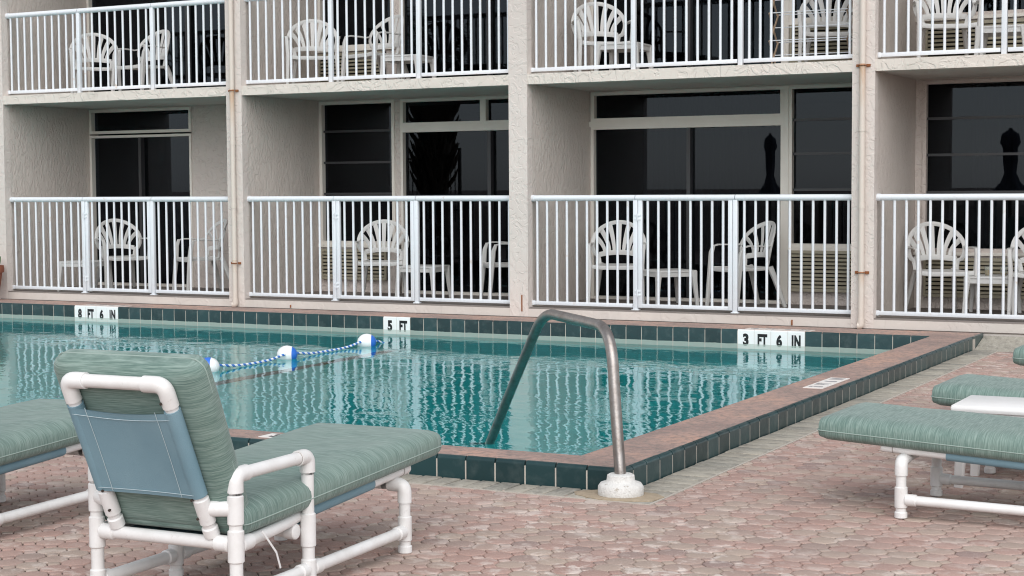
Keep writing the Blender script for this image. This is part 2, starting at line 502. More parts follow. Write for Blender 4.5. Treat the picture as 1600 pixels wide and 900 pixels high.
M['black'] = plain('grille_black', (0.01, 0.01, 0.01), 0.9)

def m_rope():
    t = NT('blue_white_rope'); p = t.coord('Object')
    w = t.new('ShaderNodeTexWave', wave_type='BANDS', bands_direction='DIAGONAL'); t.link(t.mapping(p, (1.2, 1.0, 1.2)), w.inputs['Vector'])
    w.inputs['Scale'].default_value = 9.0
    c = t.mix(t.ramp(w.outputs['Fac'], (0.48, 0.0), (0.52, 1.0)), (0.05, 0.20, 0.60), (0.82, 0.84, 0.86))
    t.base(c); t.set(Roughness=0.8); return t.m
M['rope'] = m_rope()

# ------------------------------------------------------------------ dimensions
XR, YN = -2.935, 6.667        # outer faces of the raised pool edge (right side, near side)
XI, YI = -3.27, 6.93          # inner edges of the coping
YF = 13.70                    # inner face of the far pool wall
XL = -19.0                    # far left end of the pool, out of frame
CT = 0.106                    # top of the coping
WZ = -0.06                    # water level
F = 14.20                     # front plane of the building
FLOOR = 0.20
UP = 2.385                    # upper floor level

# ------------------------------------------------------------------ ground, pool
B = 900
gx0, gx1, gy0, gy1 = XL-0.33, XR-0.02, YN+0.02, F-0.02
ground = MB().add([(-B,-B,-.014),(B,-B,-.014),(B,B,-.014),(-B,B,-.014),(gx0,gy0,-.014),(gx1,gy0,-.014),(gx1,gy1,-.014),(gx0,gy1,-.014)],
                  [(0,1,5,4),(1,2,6,5),(2,3,7,6),(3,0,4,7)]).build('ground', M['deck'])
tag(ground, 'paved pool deck ground', kind='structure')
jb = MB()
jb.add([(-7.6, 2.3, -.009), (1.6, 2.3, -.009), (1.6, gy0-.03, -.009), (-7.6, gy0-.03, -.009)], [(0, 1, 2, 3)])
jb.add([(XR-.001, gy0-.03, -.009), (1.6, gy0-.03, -.009), (1.6, 13.8, -.009), (XR-.001, 13.8, -.009)], [(0, 1, 2, 3)])
jb.build('joint_bed', M['sand'], ground)

basin = MB()
dR, dM, dL = -1.05, -1.55, -2.55
basin.add([(XL,YI,CT-.03),(XI,YI,CT-.03),(XI,YF+.02,CT-.03),(XL,YF+.02,CT-.03),
           (XL,YI,dL),(-8.6,YI,dM),(XI,YI,dR),(XI,YF+.02,dR),(-8.6,YF+.02,dM),(XL,YF+.02,dL)],
          [(0,1,6,5,4),(1,2,7,6),(2,3,9,8,7),(3,0,4,9),(4,5,8,9),(5,6,7,8)])
pool = basin.build('pool_basin', M['plaster'])
tag(pool, 'pale teal plaster swimming pool basin', kind='structure')
# dark stripe on the pool floor at the slope break
stripe = MB().add([(-8.56,YI,dM+.03),(-8.42,YI,dM+.04),(-8.42,YF,dM+.04),(-8.56,YF,dM+.03)], [(0,1,2,3)]).build('floor_stripe', M['black_ink'], pool)
# submerged step at the near right corner
MB().prism_z([(XI,YI),(XI,YI+1.9),(XI-1.9,YI)], -1.04, -.38).build('corner_step', M['plaster'], pool)

def coping_slab():
    b = MB()
    e = .012
    b.box(XI, XR-.022, YN+.022, F-.02, -.10, CT)                        # right side
    b.box(XL, XI-.0005, YN+.022, YI, -.10, CT)                            # near side
    b.box(XL, XI-.0005, YF+.006, F-.02, -.10, CT)                         # far side
    return b.build('coping', M['coping'], pool)
coping_slab()
# recessed grout bed behind the outer tiles
g = MB(); g.box(XR-.03, XR-.0004, YN+.0004, 13.86, -.03, CT-.019); g.box(XL, XR-.03, YN+.0004, YN+.03, -.03, CT-.019)
g.build('grout_bed', M['grout'], pool)
MB().box(XL, XI, YF+.0004, YF+.02, -.30, CT-.013).build('grout_bed', M['grout'], pool)

# outer bullnose tiles
P = 0.1555
def bull(w, gap=.0075):
    r = .018
    prof = [(.022, 0), (0, 0), (0, CT-r+.002)] + [(r-r*math.cos(a), CT-r+.002+r*math.sin(a)) for a in [R(x) for x in (22, 45, 68, 90)]] + [(.0235, CT+.002), (.0235, CT-.01), (.022, CT-.01)]
    return MB().prism_x([(y, z-.012 if z == 0 else z) for y, z in prof], gap/2, w-gap/2)
tile_me = bull(P).mesh('tile', M['tile'], 30)
x = -3.8972
xs = [x+P*i for i in range(-70, 6)]
for xx in xs:
    put('tile', tile_me, pool, (xx, YN, random.uniform(-.001, .001)))
put('tile', bull(XR-(x+P*6)).mesh('tile', M['tile'], 30), pool, (x+P*6, YN, 0)) if XR-(x+P*6) > .02 else None
y = 6.9208
ys = [y+P*i for i in range(-1, 45)]
for yy in ys:
    if yy+P > 13.9: continue
    put('tile', tile_me, pool, (XR, yy, random.uniform(-.001, .001)), (0, 0, R(90)))
yend = [q for q in ys if q+P <= 13.9][-1]+P
w0 = (ys[0]-YN)
put('tile', bull(w0).mesh('tile', M['tile'], 30), pool, (XR, YN, 0), (0, 0, R(90)))
MB().box(XR-.05, XR-.001, yend, F-.02, -.02, CT-.001).build('coping_end', M['tile'], pool)

# far inner wall tiles with depth markings
PF = 0.152
def inner(w, gap=.0065):
    r = .012
    H0 = -.20
    prof = [(.012, H0), (0, H0), (0, CT-r+.002)] + [(r-r*math.cos(a), CT-r+.002+r*math.sin(a)) for a in [R(x) for x in (30, 60, 90)]] + [(.016, CT+.002), (.016, CT-.01), (.012, CT-.01)]
    return MB().prism_x(prof, gap/2, w-gap/2)
dk, wh = inner(PF).mesh('tile', M['tile'], 30), inner(PF, .003).mesh('depth_tile', M['tile_white'], 30)
MARK = {6: '8', 7: 'FT', 8: '6', 9: 'IN', 32: '5', 33: 'FT', 56: '3', 57: 'FT', 58: '6', 59: 'IN'}

def text_mesh(txt, w, h, mat, bold=.055):
    cu = bpy.data.curves.new('lettering', 'FONT'); cu.body = txt; cu.offset = bold; cu.extrude = 0.002; cu.resolution_u = 4
    cu.space_character = 1.12
    o = bpy.data.objects.new('lettering', cu); COL.objects.link(o)
    dg = bpy.context.evaluated_depsgraph_get()
    me = bpy.data.meshes.new_from_object(o.evaluated_get(dg))
    bpy.data.objects.remove(o); bpy.data.curves.remove(cu)
    xs_, ys_ = [v.co.x for v in me.vertices], [v.co.y for v in me.vertices]
    x0, x1, y0, y1 = min(xs_), max(xs_), min(ys_), max(ys_)
    for v in me.vertices:
        v.co.x = ((v.co.x-x0)/(x1-x0)-.5)*w; v.co.y = ((v.co.y-y0)/(y1-y0)-.5)*h; v.co.z *= .3
    me.materials.clear(); me.materials.append(mat)
    return me
WID = {'8': .052, '6': .052, '5': .052, '3': .052, 'FT': .088, 'IN': .08}
for i in range(-38, 67):
    xx = -13.462+PF*i
    if i in MARK:
        o = put('depth_tile', wh, pool, (xx, YF, 0))
        tx = text_mesh(MARK[i], WID[MARK[i]], .108, M['ink_tile'])
        put('lettering', tx, o, (PF/2, -.0012, .020), (R(90), 0, 0))
        o['label'] = 'white depth tile reading ' + MARK[i]
    else:
        put('tile', dk, pool, (xx, YF, 0))

# depth markers set flat in the coping
def marker(loc, rz, words, mat, ink, lab, tw=.15, th=.125):
    for j, wd in enumerate(words):
        off = Vector((math.cos(rz), math.sin(rz), 0))*(j*tw)
        o = MB().box(.0015, tw-.0015, 0, th, -.004, .003).build('depth_marker', mat, pool, Vector(loc)+off, (0, 0, rz))
        o['label'] = lab
        put('lettering', text_mesh(wd, WID[wd]*1.05, th*.72, ink), o, (tw/2, th/2, .0035))
marker((-3.015, 9.87, CT), R(90), ['3', 'FT', '6', 'IN'], M['marker'], M['marker_ink_worn'], 'worn white depth marker set in the right coping')
marker((-4.99, 6.752, CT), 0, ['3', 'FT', '6', 'IN'], M['marker'], M['marker_ink'], 'white depth marker in the coping behind the chaise', .15, .12)
marker((-13.462+PF*56.3, 13.76, CT), 0, ['3', 'FT', '6', 'IN'], M['marker_old'], M['marker_ink_worn'], 'faded depth marker on the far coping')
marker((-13.462+PF*6.3, 13.76, CT), 0, ['8', 'FT', '6', 'IN'], M['marker_old'], M['marker_ink_worn'], 'faded depth marker on the far coping')

# water
wat = MB().add([(XL+.001,YI+.001,WZ),(XI-.001,YI+.001,WZ),(XI-.001,YF+.0015,WZ),(XL+.001,YF+.0015,WZ)], [(0,1,2,3)]).build('pool_water', M['water'])
tag(wat, 'rippled teal pool water reflecting the railings', kind='structure')

# ------------------------------------------------------------------ paving
def in_view(x, y, mg=60):
    v = Vector((x, y, -CAM_H)); d = v.dot(fw)
    if d < 1: return None
    px, py = 800+2585.5*v.dot(r2)/d, 450-2585.5*v.dot(u2)/d
    return d if (-mg < px < 1600+mg and py < 900+mg*1.5) else None
PP = 0.111
def paver_poly(cx, cy, sq, gap=.0021):
    a = PP/2-gap; c = sq*PP/2
    return [(cx-a+c, cy-a), (cx+a-c, cy-a), (cx+a, cy-a+c), (cx+a, cy+a-c), (cx+a-c, cy+a), (cx-a+c, cy+a), (cx-a, cy+a-c), (cx-a, cy-a+c)]
def dot_poly(cx, cy, sq, gap=.0013):
    a = sq*PP/2-gap
    return [(cx, cy-a), (cx+a, cy), (cx, cy+a), (cx-a, cy)]
def piece(mb, poly, cx, cy, h, tilt=(0, 0)):
    """a paver: sides and a softly domed top"""
    n = len(poly)
    def ring(f, z): return [(cx+(x-cx)*f, cy+(y-cy)*f, z+(x-cx)*tilt[0]+(y-cy)*tilt[1]) for x, y in poly]
    vs = ring(1, -.03)+ring(1, h-.0055)+ring(.945, h-.0012)+ring(.85, h)
    fs = []
    for r_ in range(3):
        for i in range(n):
            fs.append((r_*n+i, r_*n+(i+1) % n, (r_+1)*n+(i+1) % n, (r_+1)*n+i))
    fs.append(tuple(range(3*n, 4*n)))
    mb.add(vs, fs)
SQ = .56
def variant(q):
    mb = MB(); rr = random.Random(q)
    piece(mb, [(x+rr.uniform(-.0018, .0018), y+rr.uniform(-.0018, .0018)) for x, y in paver_poly(0, 0, SQ)], 0, 0, 0.0, (rr.uniform(-.01, .01), rr.uniform(-.01, .01)))
    piece(mb, dot_poly(PP/2, PP/2, SQ), PP/2, PP/2, -.0004)
    return mb.mesh('paver', M['paver'], 50)
VAR = [variant(q) for q in range(10)]
BW = .20                                  # width of the border course
cells = []
for i in range(-70, 60):
    for j in range(20, 126):
        cx, cy = i*PP+.03, j*PP
        if cy > 13.75: continue
        inside = cx < XR+BW-.03 and cy > YN-BW+.03
        if inside: continue
        d = in_view(cx, cy, 700)
        if d is None: continue
        cells.append((in_view(cx, cy, 12) is None, d, cx, cy))
cells.sort()
for _, d, cx, cy in cells[:300]:
    put('paver', random.choice(VAR), ground, (cx, cy, random.uniform(-.001, .001)))
rest = MB()
for _, d, cx, cy in cells[300:]:
    h = random.uniform(-.001, .001)
    piece(rest, paver_poly(cx, cy, SQ), cx, cy, h, (random.uniform(-.01, .01), random.uniform(-.01, .01)))
    piece(rest, dot_poly(cx+PP/2, cy+PP/2, SQ), cx+PP/2, cy+PP/2, h-.0003)
o = rest.build('paver_field', M['paver'], ground, ang=50); o['kind'] = 'stuff'
# border course of soldier bricks along the raised edge
bb = MB().bbox(.004, .098, 0, BW-.006, -.03, 0, .005).mesh('border_brick', M['border'])
x = XR-.1
while x > -7.2:
    put('border_brick', bb, ground, (x, YN-BW, random.uniform(.002, .005)), (0, 0, random.uniform(-.012, .012))); x -= .103
y = YN-.2
while y < 13.7:
    put('border_brick', bb, ground, (XR+BW, y, random.uniform(.002, .005)), (0, 0, R(90)+random.uniform(-.012, .012))); y += .103
mj = MB()
mj.box(-7.2, XR+BW+.014, YN-BW-.012, YN-BW-.001, -.02, .0035); mj.box(XR+BW+.002, XR+BW+.014, YN-BW-.001, 13.72, -.02, .0035)
mj.build('mortar_joint', M['grout'], ground)
# paved ramp that climbs to the building beside the pool
rp = MB()
rp.add([(XR+.001, 13.76, -.02), (6, 13.76, -.02), (6, F-.001, .085), (XR+.001, F-.001, .085)], [(0, 1, 2, 3)])
tag(rp.build('paved_ramp', M['border'], None), 'grey paved apron rising to the building', kind='structure')
# mortar round the handrail collar
mp_ = MB(); poly = [(-2.916+(.15+.05*random.random())*math.cos(a)*1.15, 6.575+(.10+.03*random.random())*math.sin(a)) for a in [2*math.pi*q/14 for q in range(14)]]
piece(mp_, poly, -2.916, 6.575, .012); mp_.build('mortar_patch', M['mortar'], ground)

# ------------------------------------------------------------------ building
bld = empty('hotel_building', (-9, F, 0))
tag(bld, 'beige stucco hotel block with two rows of recessed balconies', 'building')
BO = Vector((9, -F, 0))
def part(mb, name, mat, parent=None, lab=None, ang=40):
    """shapes in world coordinates, linked under the building"""
    p = parent or bld
    off = BO
    if parent is not None and parent is not bld:
        off = BO - parent.location
    mb.v = [(v[0]+off[0], v[1]+off[1], v[2]+off[2]) for v in mb.v]
    o = mb.build(name, mat, p, ang=ang)
    if lab: o['label'] = lab
    return o
PR = [-3.885-3.378*k for k in range(-1, 4)]      # right edges of the piers
PW = .20
YB = 15.62
TOP = 5.4
for q, xr in enumerate(PR):
    part(MB().box(xr-PW, xr, F, F+.10, 0, TOP), 'pier', M['stucco'])
    part(MB().box(xr-PW+.003, xr-.003, F+.1, YB+.02, 0, TOP), 'partition_wall', M['stucco_side'])
part(MB().box(-26, PR[-1]-PW, F+.01, YB, 0, TOP), 'end_wall', M['stucco'])
bays = [(PR[k+1], PR[k]-PW) for k in range(4)]    # bay 4 (right) first
for x0, x1 in bays:
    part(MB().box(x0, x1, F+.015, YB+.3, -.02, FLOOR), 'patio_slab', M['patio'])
    part(MB().box(x0, x1, F+.004, F+.17, 0, FLOOR-.012), 'curb', M['curb'])
    part(MB().box(x0-.1, x1+.1, F-.006, F+.003, CT-.001, CT+.006), 'crack', M['sand'])
    for z in (2.345, 2.345+2.2):
        part(MB().box(x0-.002, x1+.002, F+.12, YB+.3, z+.003, z+.04), 'balcony_slab', M['ceiling'])
        part(MB().box(x0, x1, F+.004, F+.12, z, z+.10), 'slab_edge', M['slab'])
part(MB().box(-26, .5, F+.3, YB+5, TOP, TOP+.2), 'unseen_roof', M['ceiling'])  # out of view, added to shade the balconies from above
part(MB().box(-26, .5, F, F+.12, 4.9, TOP+.3), 'unseen_parapet', M['stucco'])  # unseen band above the upper balconies, added to block light
# dark rooms behind the glass
for q, (x0, x1) in enumerate(bays):
    for z0, z1 in ((FLOOR, 2.36), (UP, 4.54)):
        X0, X1, Y0, Y1 = x0-.05, x1+.05, YB+.16, YB+4.0
        part(MB().add([(X0,Y0,z0),(X1,Y0,z0),(X1,Y1,z0),(X0,Y1,z0),(X0,Y0,z1),(X1,Y0,z1),(X1,Y1,z1),(X0,Y1,z1)],
                      [(0,1,2,3),(4,7,6,5),(1,2,6,5),(2,3,7,6),(3,0,4,7)]), 'room', M['room'])

def wall_piece(x0, x1, z0, z1):
    part(MB().box(x0, x1, YB, YB+.15, z0, z1), 'back_wall', M['stucco_back'])

def pane(parent, x0, x1, z0, z1, dy=.05):
    o = MB().box(x0, x1, YB+dy, YB+dy+.006, z0, z1)
    return part(o, 'pane', M['glass'], parent)

def window(x0, x1, z0, z1, rails=(), mat='frame', name='window', rail_mat='dark_frame', mull=(), fwid=.035):
    w = empty(name, (x0+9, YB-F, z0), 0, bld)
    f = MB(); t = fwid
    f.box(x0, x1, YB-.012, YB+.08, z1-t, z1); f.box(x0, x1, YB-.012, YB+.08, z0, z0+t)
    f.box(x0, x0+t, YB-.0125, YB+.08, z0+t, z1-t); f.box(x1-t, x1, YB-.0125, YB+.08, z0+t, z1-t)
    part(f, 'frame', M[mat], w)
    zz = [z0+t]+sorted(rails)+[z1-t]
    xx = [x0+t]+sorted(mull)+[x1-t]
    for a in range(len(zz)-1):
        for b in range(len(xx)-1):
            pane(w, xx[b]+.002, xx[b+1]-.002, zz[a]+.002, zz[a+1]-.002, .05+(.015 if (b % 2) else 0))
    for r_ in rails: part(MB().box(x0+t, x1-t, YB+.02, YB+.075, r_-.012, r_+.012), 'rail', M[rail_mat], w)
    for m_ in mull: part(MB().box(m_-.02, m_+.02, YB+.0, YB+.085, z0+t, z1-t), 'mullion', M[rail_mat], w)
    return w

def grille(x0, x1, z0, z1):
    w = empty('air_conditioner_grille', (x0+9, YB-F, z0), 0, bld)
    part(MB().box(x0, x1, YB-.03, YB-.002, z0, z1), 'backing', M['black'], w)
    f = MB(); f.box(x0, x1, YB-.055, YB-.03, z1-.03, z1); f.box(x0, x1, YB-.055, YB-.03, z0, z0+.03); f.box(x0, x0+.02, YB-.0545, YB-.03, z0+.03, z1-.03); f.box(x1-.02, x1, YB-.0545, YB-.03, z0+.03, z1-.03)
    part(f, 'frame', M['grille'], w)
    s = MB(); n = int((z1-z0-.06)/.036)
    for i in range(n):
        z = z0+.03+(z1-z0-.06)*(i+.5)/n
        s.add([(x0+.02, YB-.058, z-.011), (x1-.02, YB-.058, z-.011), (x1-.02, YB-.035, z+.012), (x0+.02, YB-.035, z+.012),
               (x0+.02, YB-.055, z-.015), (x1-.02, YB-.055, z-.015), (x1-.02, YB-.032, z+.008), (x0+.02, YB-.032, z+.008)],
              [(0,1,2,3),(7,6,5,4),(0,4,5,1),(2,6,7,3),(0,3,7,4),(1,5,6,2)])
    o = part(s, 'louvres', M['grille'], w); o['kind'] = 'stuff'

def facade(bay, dz):
    b4, b3, b2, b1 = bays
    zt = 2.335+dz+(.01 if dz else 0); fl = FLOOR+dz
    if bay == 1:
        x0, x1 = b1
        xd = -12.44 if dz == 0 else x1-.12
        window(x0+.02, xd, fl+1.84, zt, rails=(), name='transom_window')
        window(x0+.02, xd, fl, fl+1.82, mull=((x0+xd)/2,), name='sliding_door', rail_mat='dark_frame', fwid=.03, mat='frame')
        wall_piece(xd, x1, fl, zt+.01)
        wall_piece(x0, x0+.02, fl, zt+.01)
    if bay == 2:
        x0, x1 = b2
        window(x0+.02, -9.63, fl+.535, zt, rails=(fl+1.10, fl+1.45, fl+1.80))
        wall_piece(x0, -9.60, fl, fl+.50); part(MB().box(x0, -9.60, YB-.03, YB+.14, fl+.50, fl+.535), 'sill', M['frame'])
        grille(x0+.05, -9.73, fl+.14, fl+.48)
        wall_piece(-9.63, -9.55, fl+.535, zt)
        wall_piece(x0, x0+.02, fl+.535, zt)
        window(-9.55, -8.515, fl+1.84, zt, name='transom_window'); window(-8.515, x1, fl+1.84, zt, name='transom_window')
        window(-9.55, x1, fl, fl+1.80, mull=(-8.45,), name='sliding_door', fwid=.03)
        part(MB().box(-9.55, x1, YB-.015, YB+.08, fl+1.80, fl+1.84), 'transom_bar', M['frame'])
    if bay == 3:
        x0, x1 = b3
        window(x0+.02, -5.17, fl+1.83, zt, name='transom_window')
        window(x0+.02, -5.17, fl, fl+1.78, mull=(-6.17,), name='sliding_door', fwid=.03)
        part(MB().box(x0, -5.17, YB-.015, YB+.08, fl+1.78, fl+1.83), 'transom_bar', M['frame'])
        part(MB().box(-5.17, -5.12, YB-.02, YB+.10, fl, zt), 'post', M['frame'])
        window(-5.12, x1, fl+.56, zt, rails=(fl+1.12, fl+1.47, fl+1.80))
        wall_piece(-5.12, x1, fl, fl+.53); part(MB().box(-5.12, x1, YB-.03, YB+.14, fl+.53, fl+.56), 'sill', M['frame'])
        grille(-5.10, x1-.02, fl+.13, fl+.53)
        wall_piece(x0, x0+.02, fl, zt)
    if bay == 4:
        x0, x1 = b4
        window(x0+.07, -2.45, fl+.53, zt, rails=(fl+1.09, fl+1.44, fl+1.78), mat='stucco_back')
        wall_piece(x0, -2.35, fl, fl+.50); part(MB().box(x0, -2.35, YB-.03, YB+.14, fl+.50, fl+.53), 'sill', M['frame'])
        wall_piece(x0, x0+.07, fl+.53, zt)
        wall_piece(-2.45, -2.35, fl+.53, zt)
        grille(x0+.10, -2.55, fl+.11, fl+.48)
        window(-2.35, x1, fl, zt, mull=(-1.4,), name='sliding_door', fwid=.03)
    # lintel strip between the windows and the slab above
    x0, x1 = bays[4-bay]
    part(MB().box(x0, x1, YB-.006, YB+.15, zt+.002, 2.40+dz), 'lintel', M['stucco_back'])
for q in (1, 2, 3, 4):
    facade(q, 0.0); facade(q, 2.185)

# downpipes on two piers
def downpipe(x, lab):
    e = empty('downpipe', (x, F-.035, CT)); tag(e, lab, 'pipe')
    MB().sweep([(0, 0, .05), (0, 0, TOP)], .026, n=16).build('tube', M['pipe'], e)
    MB().sweep(round_path([(-.03, -.005, .03), (0, 0, .03), (0, 0, .09)], .02), .031, n=14).build('elbow', M['pipe'], e)
    for z in (1.05, 1.72): MB().sweep([(0, 0, z), (0, 0, z+.05)], .0295, n=16).build('coupling', M['pipe'], e)
    for z in (2.395, .575 if x < -8 else .60):
        z -= CT
        b = MB(); b.sweep(arc((0, 0, z), .030, R(180), R(360), 10, (1, 0, 0), (0, 1, 0)), .005, .010, ref=(0, 0, 1), n=6)
        b.box(-.062, -.028, .020, .034, z-.011, z+.011); b.box(.028, .062, .020, .034, z-.011, z+.011)
        b.build('strap', M['rust'], e)
downpipe(-10.738, 'beige downpipe with rusty straps on the pier left of centre')
downpipe(-3.985, 'beige downpipe with rusty straps on the pier near the right edge')

for x_, z_, h_ in ((-4.62, .115, .05), (-7.33, .16, .16), (-10.05, .12, .03)):
    part(MB().bbox(x_-.006, x_+.006, F-.006, F+.006, z_, z_+h_, .002), 'rusty_bolt', M['rust'])
for x_, z_ in ((-10.888, 1.08), (-10.888, .72), (-10.888, .42)):
    part(MB().bbox(x_-.05, x_+.05, F+.55, F+.57, z_-.008, z_+.008, .003), 'rusty_bracket', M['rust'])
# curtains and a teal chair back behind the glass
def curtain(x0, x1, z0, z1, lab, mat='curtain', y=YB+.22):
    n = int((x1-x0)/.03); pts = [(x0+(x1-x0)*i/n, y+(.016 if i % 2 else -.016)) for i in range(n+1)]
    back = [(a, b+.004) for a, b in reversed(pts)]
    o = MB().prism_z(pts+back, 0, z1-z0)
    o.v = [(v[0]-x0, v[1]-y, v[2]) for v in o.v]
    tag(o.build('curtain', M[mat], None, (x0, y, z0), ang=20), lab, 'curtain', 'curtains behind the glass')
curtain(-6.75, -5.2, FLOOR, 2.3, 'grey pleated curtain behind the lower sliding door right of centre')
curtain(-8.3, -7.6, FLOOR, 2.3, 'grey curtain gathered beside the pier behind the lower door')
curtain(-12.9, -12.5, FLOOR, 2.3, 'grey curtain behind the narrow lower door at the left')
curtain(-3.4, -2.5, FLOOR+.5, 2.3, 'grey curtain behind the lower window at the right edge')
curtain(-6.1, -5.75, UP, UP+2.1, 'grey curtain behind the upper door right of centre')

# ------------------------------------------------------------------ railings
RY = 14.30
def railing(x0, x1, zb, zt, posts, gate, lab, grp):
    cx = (x0+x1)/2
    e = empty('balcony_railing', (cx, RY, zb-.04)); tag(e, lab, 'railing', grp)
    zo = zb-.04
    h0, h1 = zb-zo, zt-zo
    bal = MB().sweep([(0, 0, h0), (0, 0, h1-.01)], .0125, n=10).mesh('baluster', M['rail'])
    def L(x): return x-cx
    r = .029
    spans = [(x0, posts[0]), (posts[0], posts[1]), (posts[1], x1)] if len(posts) == 2 else [(x0, posts[0]), (posts[0], x1)]
    def sect(a, b, owner, pa, pb, first, lastp):
        """rails and balusters between a and b"""
        t = MB()
        aa = a+(.004 if not first else 0); b_ = b-(.004 if not lastp else 0)
        t.sweep([(L(aa), 0, h1), (L(b_), 0, h1)], r, n=16)
        t.build('top_rail', M['rail'], owner)
        MB().bbox(L(a+pa), L(b-pb), -.014, .014, h0-.018, h0+.018, .003).build('bottom_rail', M['rail'], owner)
        n = max(2, round((b-a-pa-pb)/.105))
        for i in range(n):
            xx = a+pa+(b-a-pa-pb)*(i+.5)/n
            put('baluster', bal, owner, (L(xx), 0, 0))
    for i, (a, b) in enumerate(spans):
        g = gate and i == 1
        owner = e
        if g:
            owner = empty('gate', (0, 0, 0), 0, e)
            for xx in (a+.047, b-.047):
                MB().bbox(L(xx)-.020, L(xx)+.020, -.018, .018, h0-.018, h1-.02, .003).build('stile', M['rail'], owner)
            for z in (h0+.12, h1-.18):
                hb = MB(); hb.sweep([(L(a)+.022, -.026, z-.035), (L(a)+.022, -.026, z+.035)], .007, n=10)
                hb.bbox(L(a)-.008, L(a)+.056, -.024, -.017, z-.027, z-.010, .002); hb.bbox(L(a)-.008, L(a)+.056, -.024, -.017, z+.010, z+.027, .002)
                hb.build('hinge', M['rail'], owner)
        pa = (.067 if g else (.03 if i else 0)); pb = (.067 if g else (.03 if i < len(spans)-1 else 0))
        sect(a, b, owner, pa, pb, i == 0, i == len(spans)-1)
    for p_ in posts:
        pm = MB().bbox(L(p_)-.022, L(p_)+.022, -.021, .021, .0, h1-.02, .003)
        if gate: pm.bbox(L(p_)-.035, L(p_)+.035, -.032, .032, -.002, .008, .002)
        pm.build('post', M['rail'], e)
    c = MB(); c.sweep([(L(x0)-.004, 0, h1), (L(x0)+.03, 0, h1)], .033, n=16); c.build('end_cap', M['rail'], e)
    c = MB(); c.bbox(L(x0)-.003, L(x0)+.025, -.018, .018, h0-.022, h0+.022, .003); c.build('end_bracket', M['rail'], e)
GB, GT = .242, 1.254
names = ['leftmost', 'second', 'third', 'right edge']
for q, (x0, x1) in enumerate(reversed(bays)):
    posts = [x0+1.09, x0+2.075]
    nm = ['the leftmost bay', 'the second bay from the left', 'the third bay from the left', 'the bay cut by the right edge'][q]
    railing(x0, x1, GB, GT, posts if q < 3 else [x0+2.2], q < 3, 'white railing '+('with hinged gate ' if q < 3 else '')+'on ground floor of '+nm, 'ground floor patio railings')
    railing(x0, x1, 2.487, 3.36, [x0+1.07, x0+2.12], False, 'white metal railing of the upper balcony in '+nm, 'upper balcony railings')

# ------------------------------------------------------------------ plastic chairs and tables
def make_chair():
    e = empty('plastic_chair'); mt = M['plastic']
    def yb(x, z): return .185+(z-.40)*.24-.11*(x/.26)**2
    def bp(x, z, d=0): return Vector((x, yb(x, z)+d, z))
    # seat
    s = MB(); nx, ny = 9, 9; vs = []; fs = []
    for lay in (0, 1):
        for j in range(ny):
            for i in range(nx):
                u, v = i/(nx-1)*2-1, j/(ny-1)
                hw = .235-.045*v
                z = .385-.020*(1-u*u)*(1-(2*v-1)**2)+(.012*v*0)-.018*max(0, (.15-v)/.15)**2
                vs.append((u*hw, -.235+v*.425, z-lay*.010))
    n2 = nx*ny
    for j in range(ny-1):
        for i in range(nx-1):
            a = j*nx+i
            fs.append((a, a+1, a+nx+1, a+nx)); fs.append((a+n2, a+nx+n2, a+nx+1+n2, a+1+n2))
    rim = [i for i in range(nx)]+[j*nx+nx-1 for j in range(1, ny)]+[(ny-1)*nx+i for i in range(nx-2, -1, -1)]+[j*nx for j in range(ny-2, 0, -1)]
    for q in range(len(rim)):
        a, b = rim[q], rim[(q+1) % len(rim)]
        fs.append((b, a, a+n2, b+n2))
    s.add(vs, fs)
    s.sweep([(-.235, -.236, .372), (-.15, -.243, .362), (.15, -.243, .362), (.235, -.236, .372)], .006, .020, ref=(0, 1, 0), n=8, sq=.6)
    s.build('seat', mt, e)
    # back: arched rim, lower band, fan slats
    b = MB()
    pts = [bp(.19, .385), bp(.195, .43), bp(.205, .47)]
    for a in range(118, -119, -8): pts.append(bp(.262*math.sin(R(a)), .583+.220*math.cos(R(a))))
    pts += [bp(-.205, .47), bp(-.195, .43), bp(-.19, .385)]
    cen = Vector((0, .23, .58))
    b.sweep(pts, .009, [.021]*len(pts), ref=(0, 1, 0), n=8, sq=.7)
    back = b.build('backrest', mt, e)
    lo = MB(); lo.sweep([bp(-.195+.39*i/10, .478-.020*(1-((i-5)/5)**2)*-1) for i in range(11)], .007, .026, ref=(0, 1, 0), n=8, sq=.6)
    lo.build('lower_band', mt, back)
    for i in range(-3, 4):
        a = R(i*23)
        x0, x1, z1 = i*.047, .252*math.sin(a), .583+.213*math.cos(a)
        pth = []
        for k in range(6):
            t = k/5
            x = x0+(x1-x0)*(t**1.55)
            z = .505+(z1-.505)*(t if abs(i) < 3 else t**.9)
            pth.append(bp(x, z))
        MB().sweep(pth, .005, [.0165+.0095*k/5 for k in range(6)], ref=(0, 1, 0), n=8, sq=.6).build('slat', mt, back)
    for sx in (1, -1):
        p0 = bp(.255*sx, .60)
        path = [p0, (.270*sx, p0.y-.06, .585), (.275*sx, -.02, .592), (.275*sx, -.14, .594), (.272*sx, -.195, .580)]
        MB().sweep(path, [.010, .020, .024, .024, .020], [.008]*5, ref=(1, 0, 0), n=8, sq=.7).build('armrest', mt, e)
        path = [(.272*sx, -.190, .585), (.268*sx, -.215, .52), (.258*sx, -.228, .39), (.270*sx, -.262, 0)]
        MB().sweep(path, [.018, .020, .022, .015], [.015, .022, .026, .018], ref=(1, 0, 0), n=8, sq=.5).build('leg', mt, e)
        path = [(.175*sx, .165, .385), (.19*sx, .20, .30), (.235*sx, .30, 0)]
        MB().sweep(path, [.022, .020, .015], [.030, .026, .018], ref=(1, 0, 0), n=8, sq=.5).build('leg', mt, e)
        MB().sweep([(.226*sx, -.22, .372), (.205*sx, 0, .368), (.186*sx, .17, .375)], .006, .016, ref=(1, 0, 0), n=8, sq=.6).build('seat_side', mt, e)
    return e

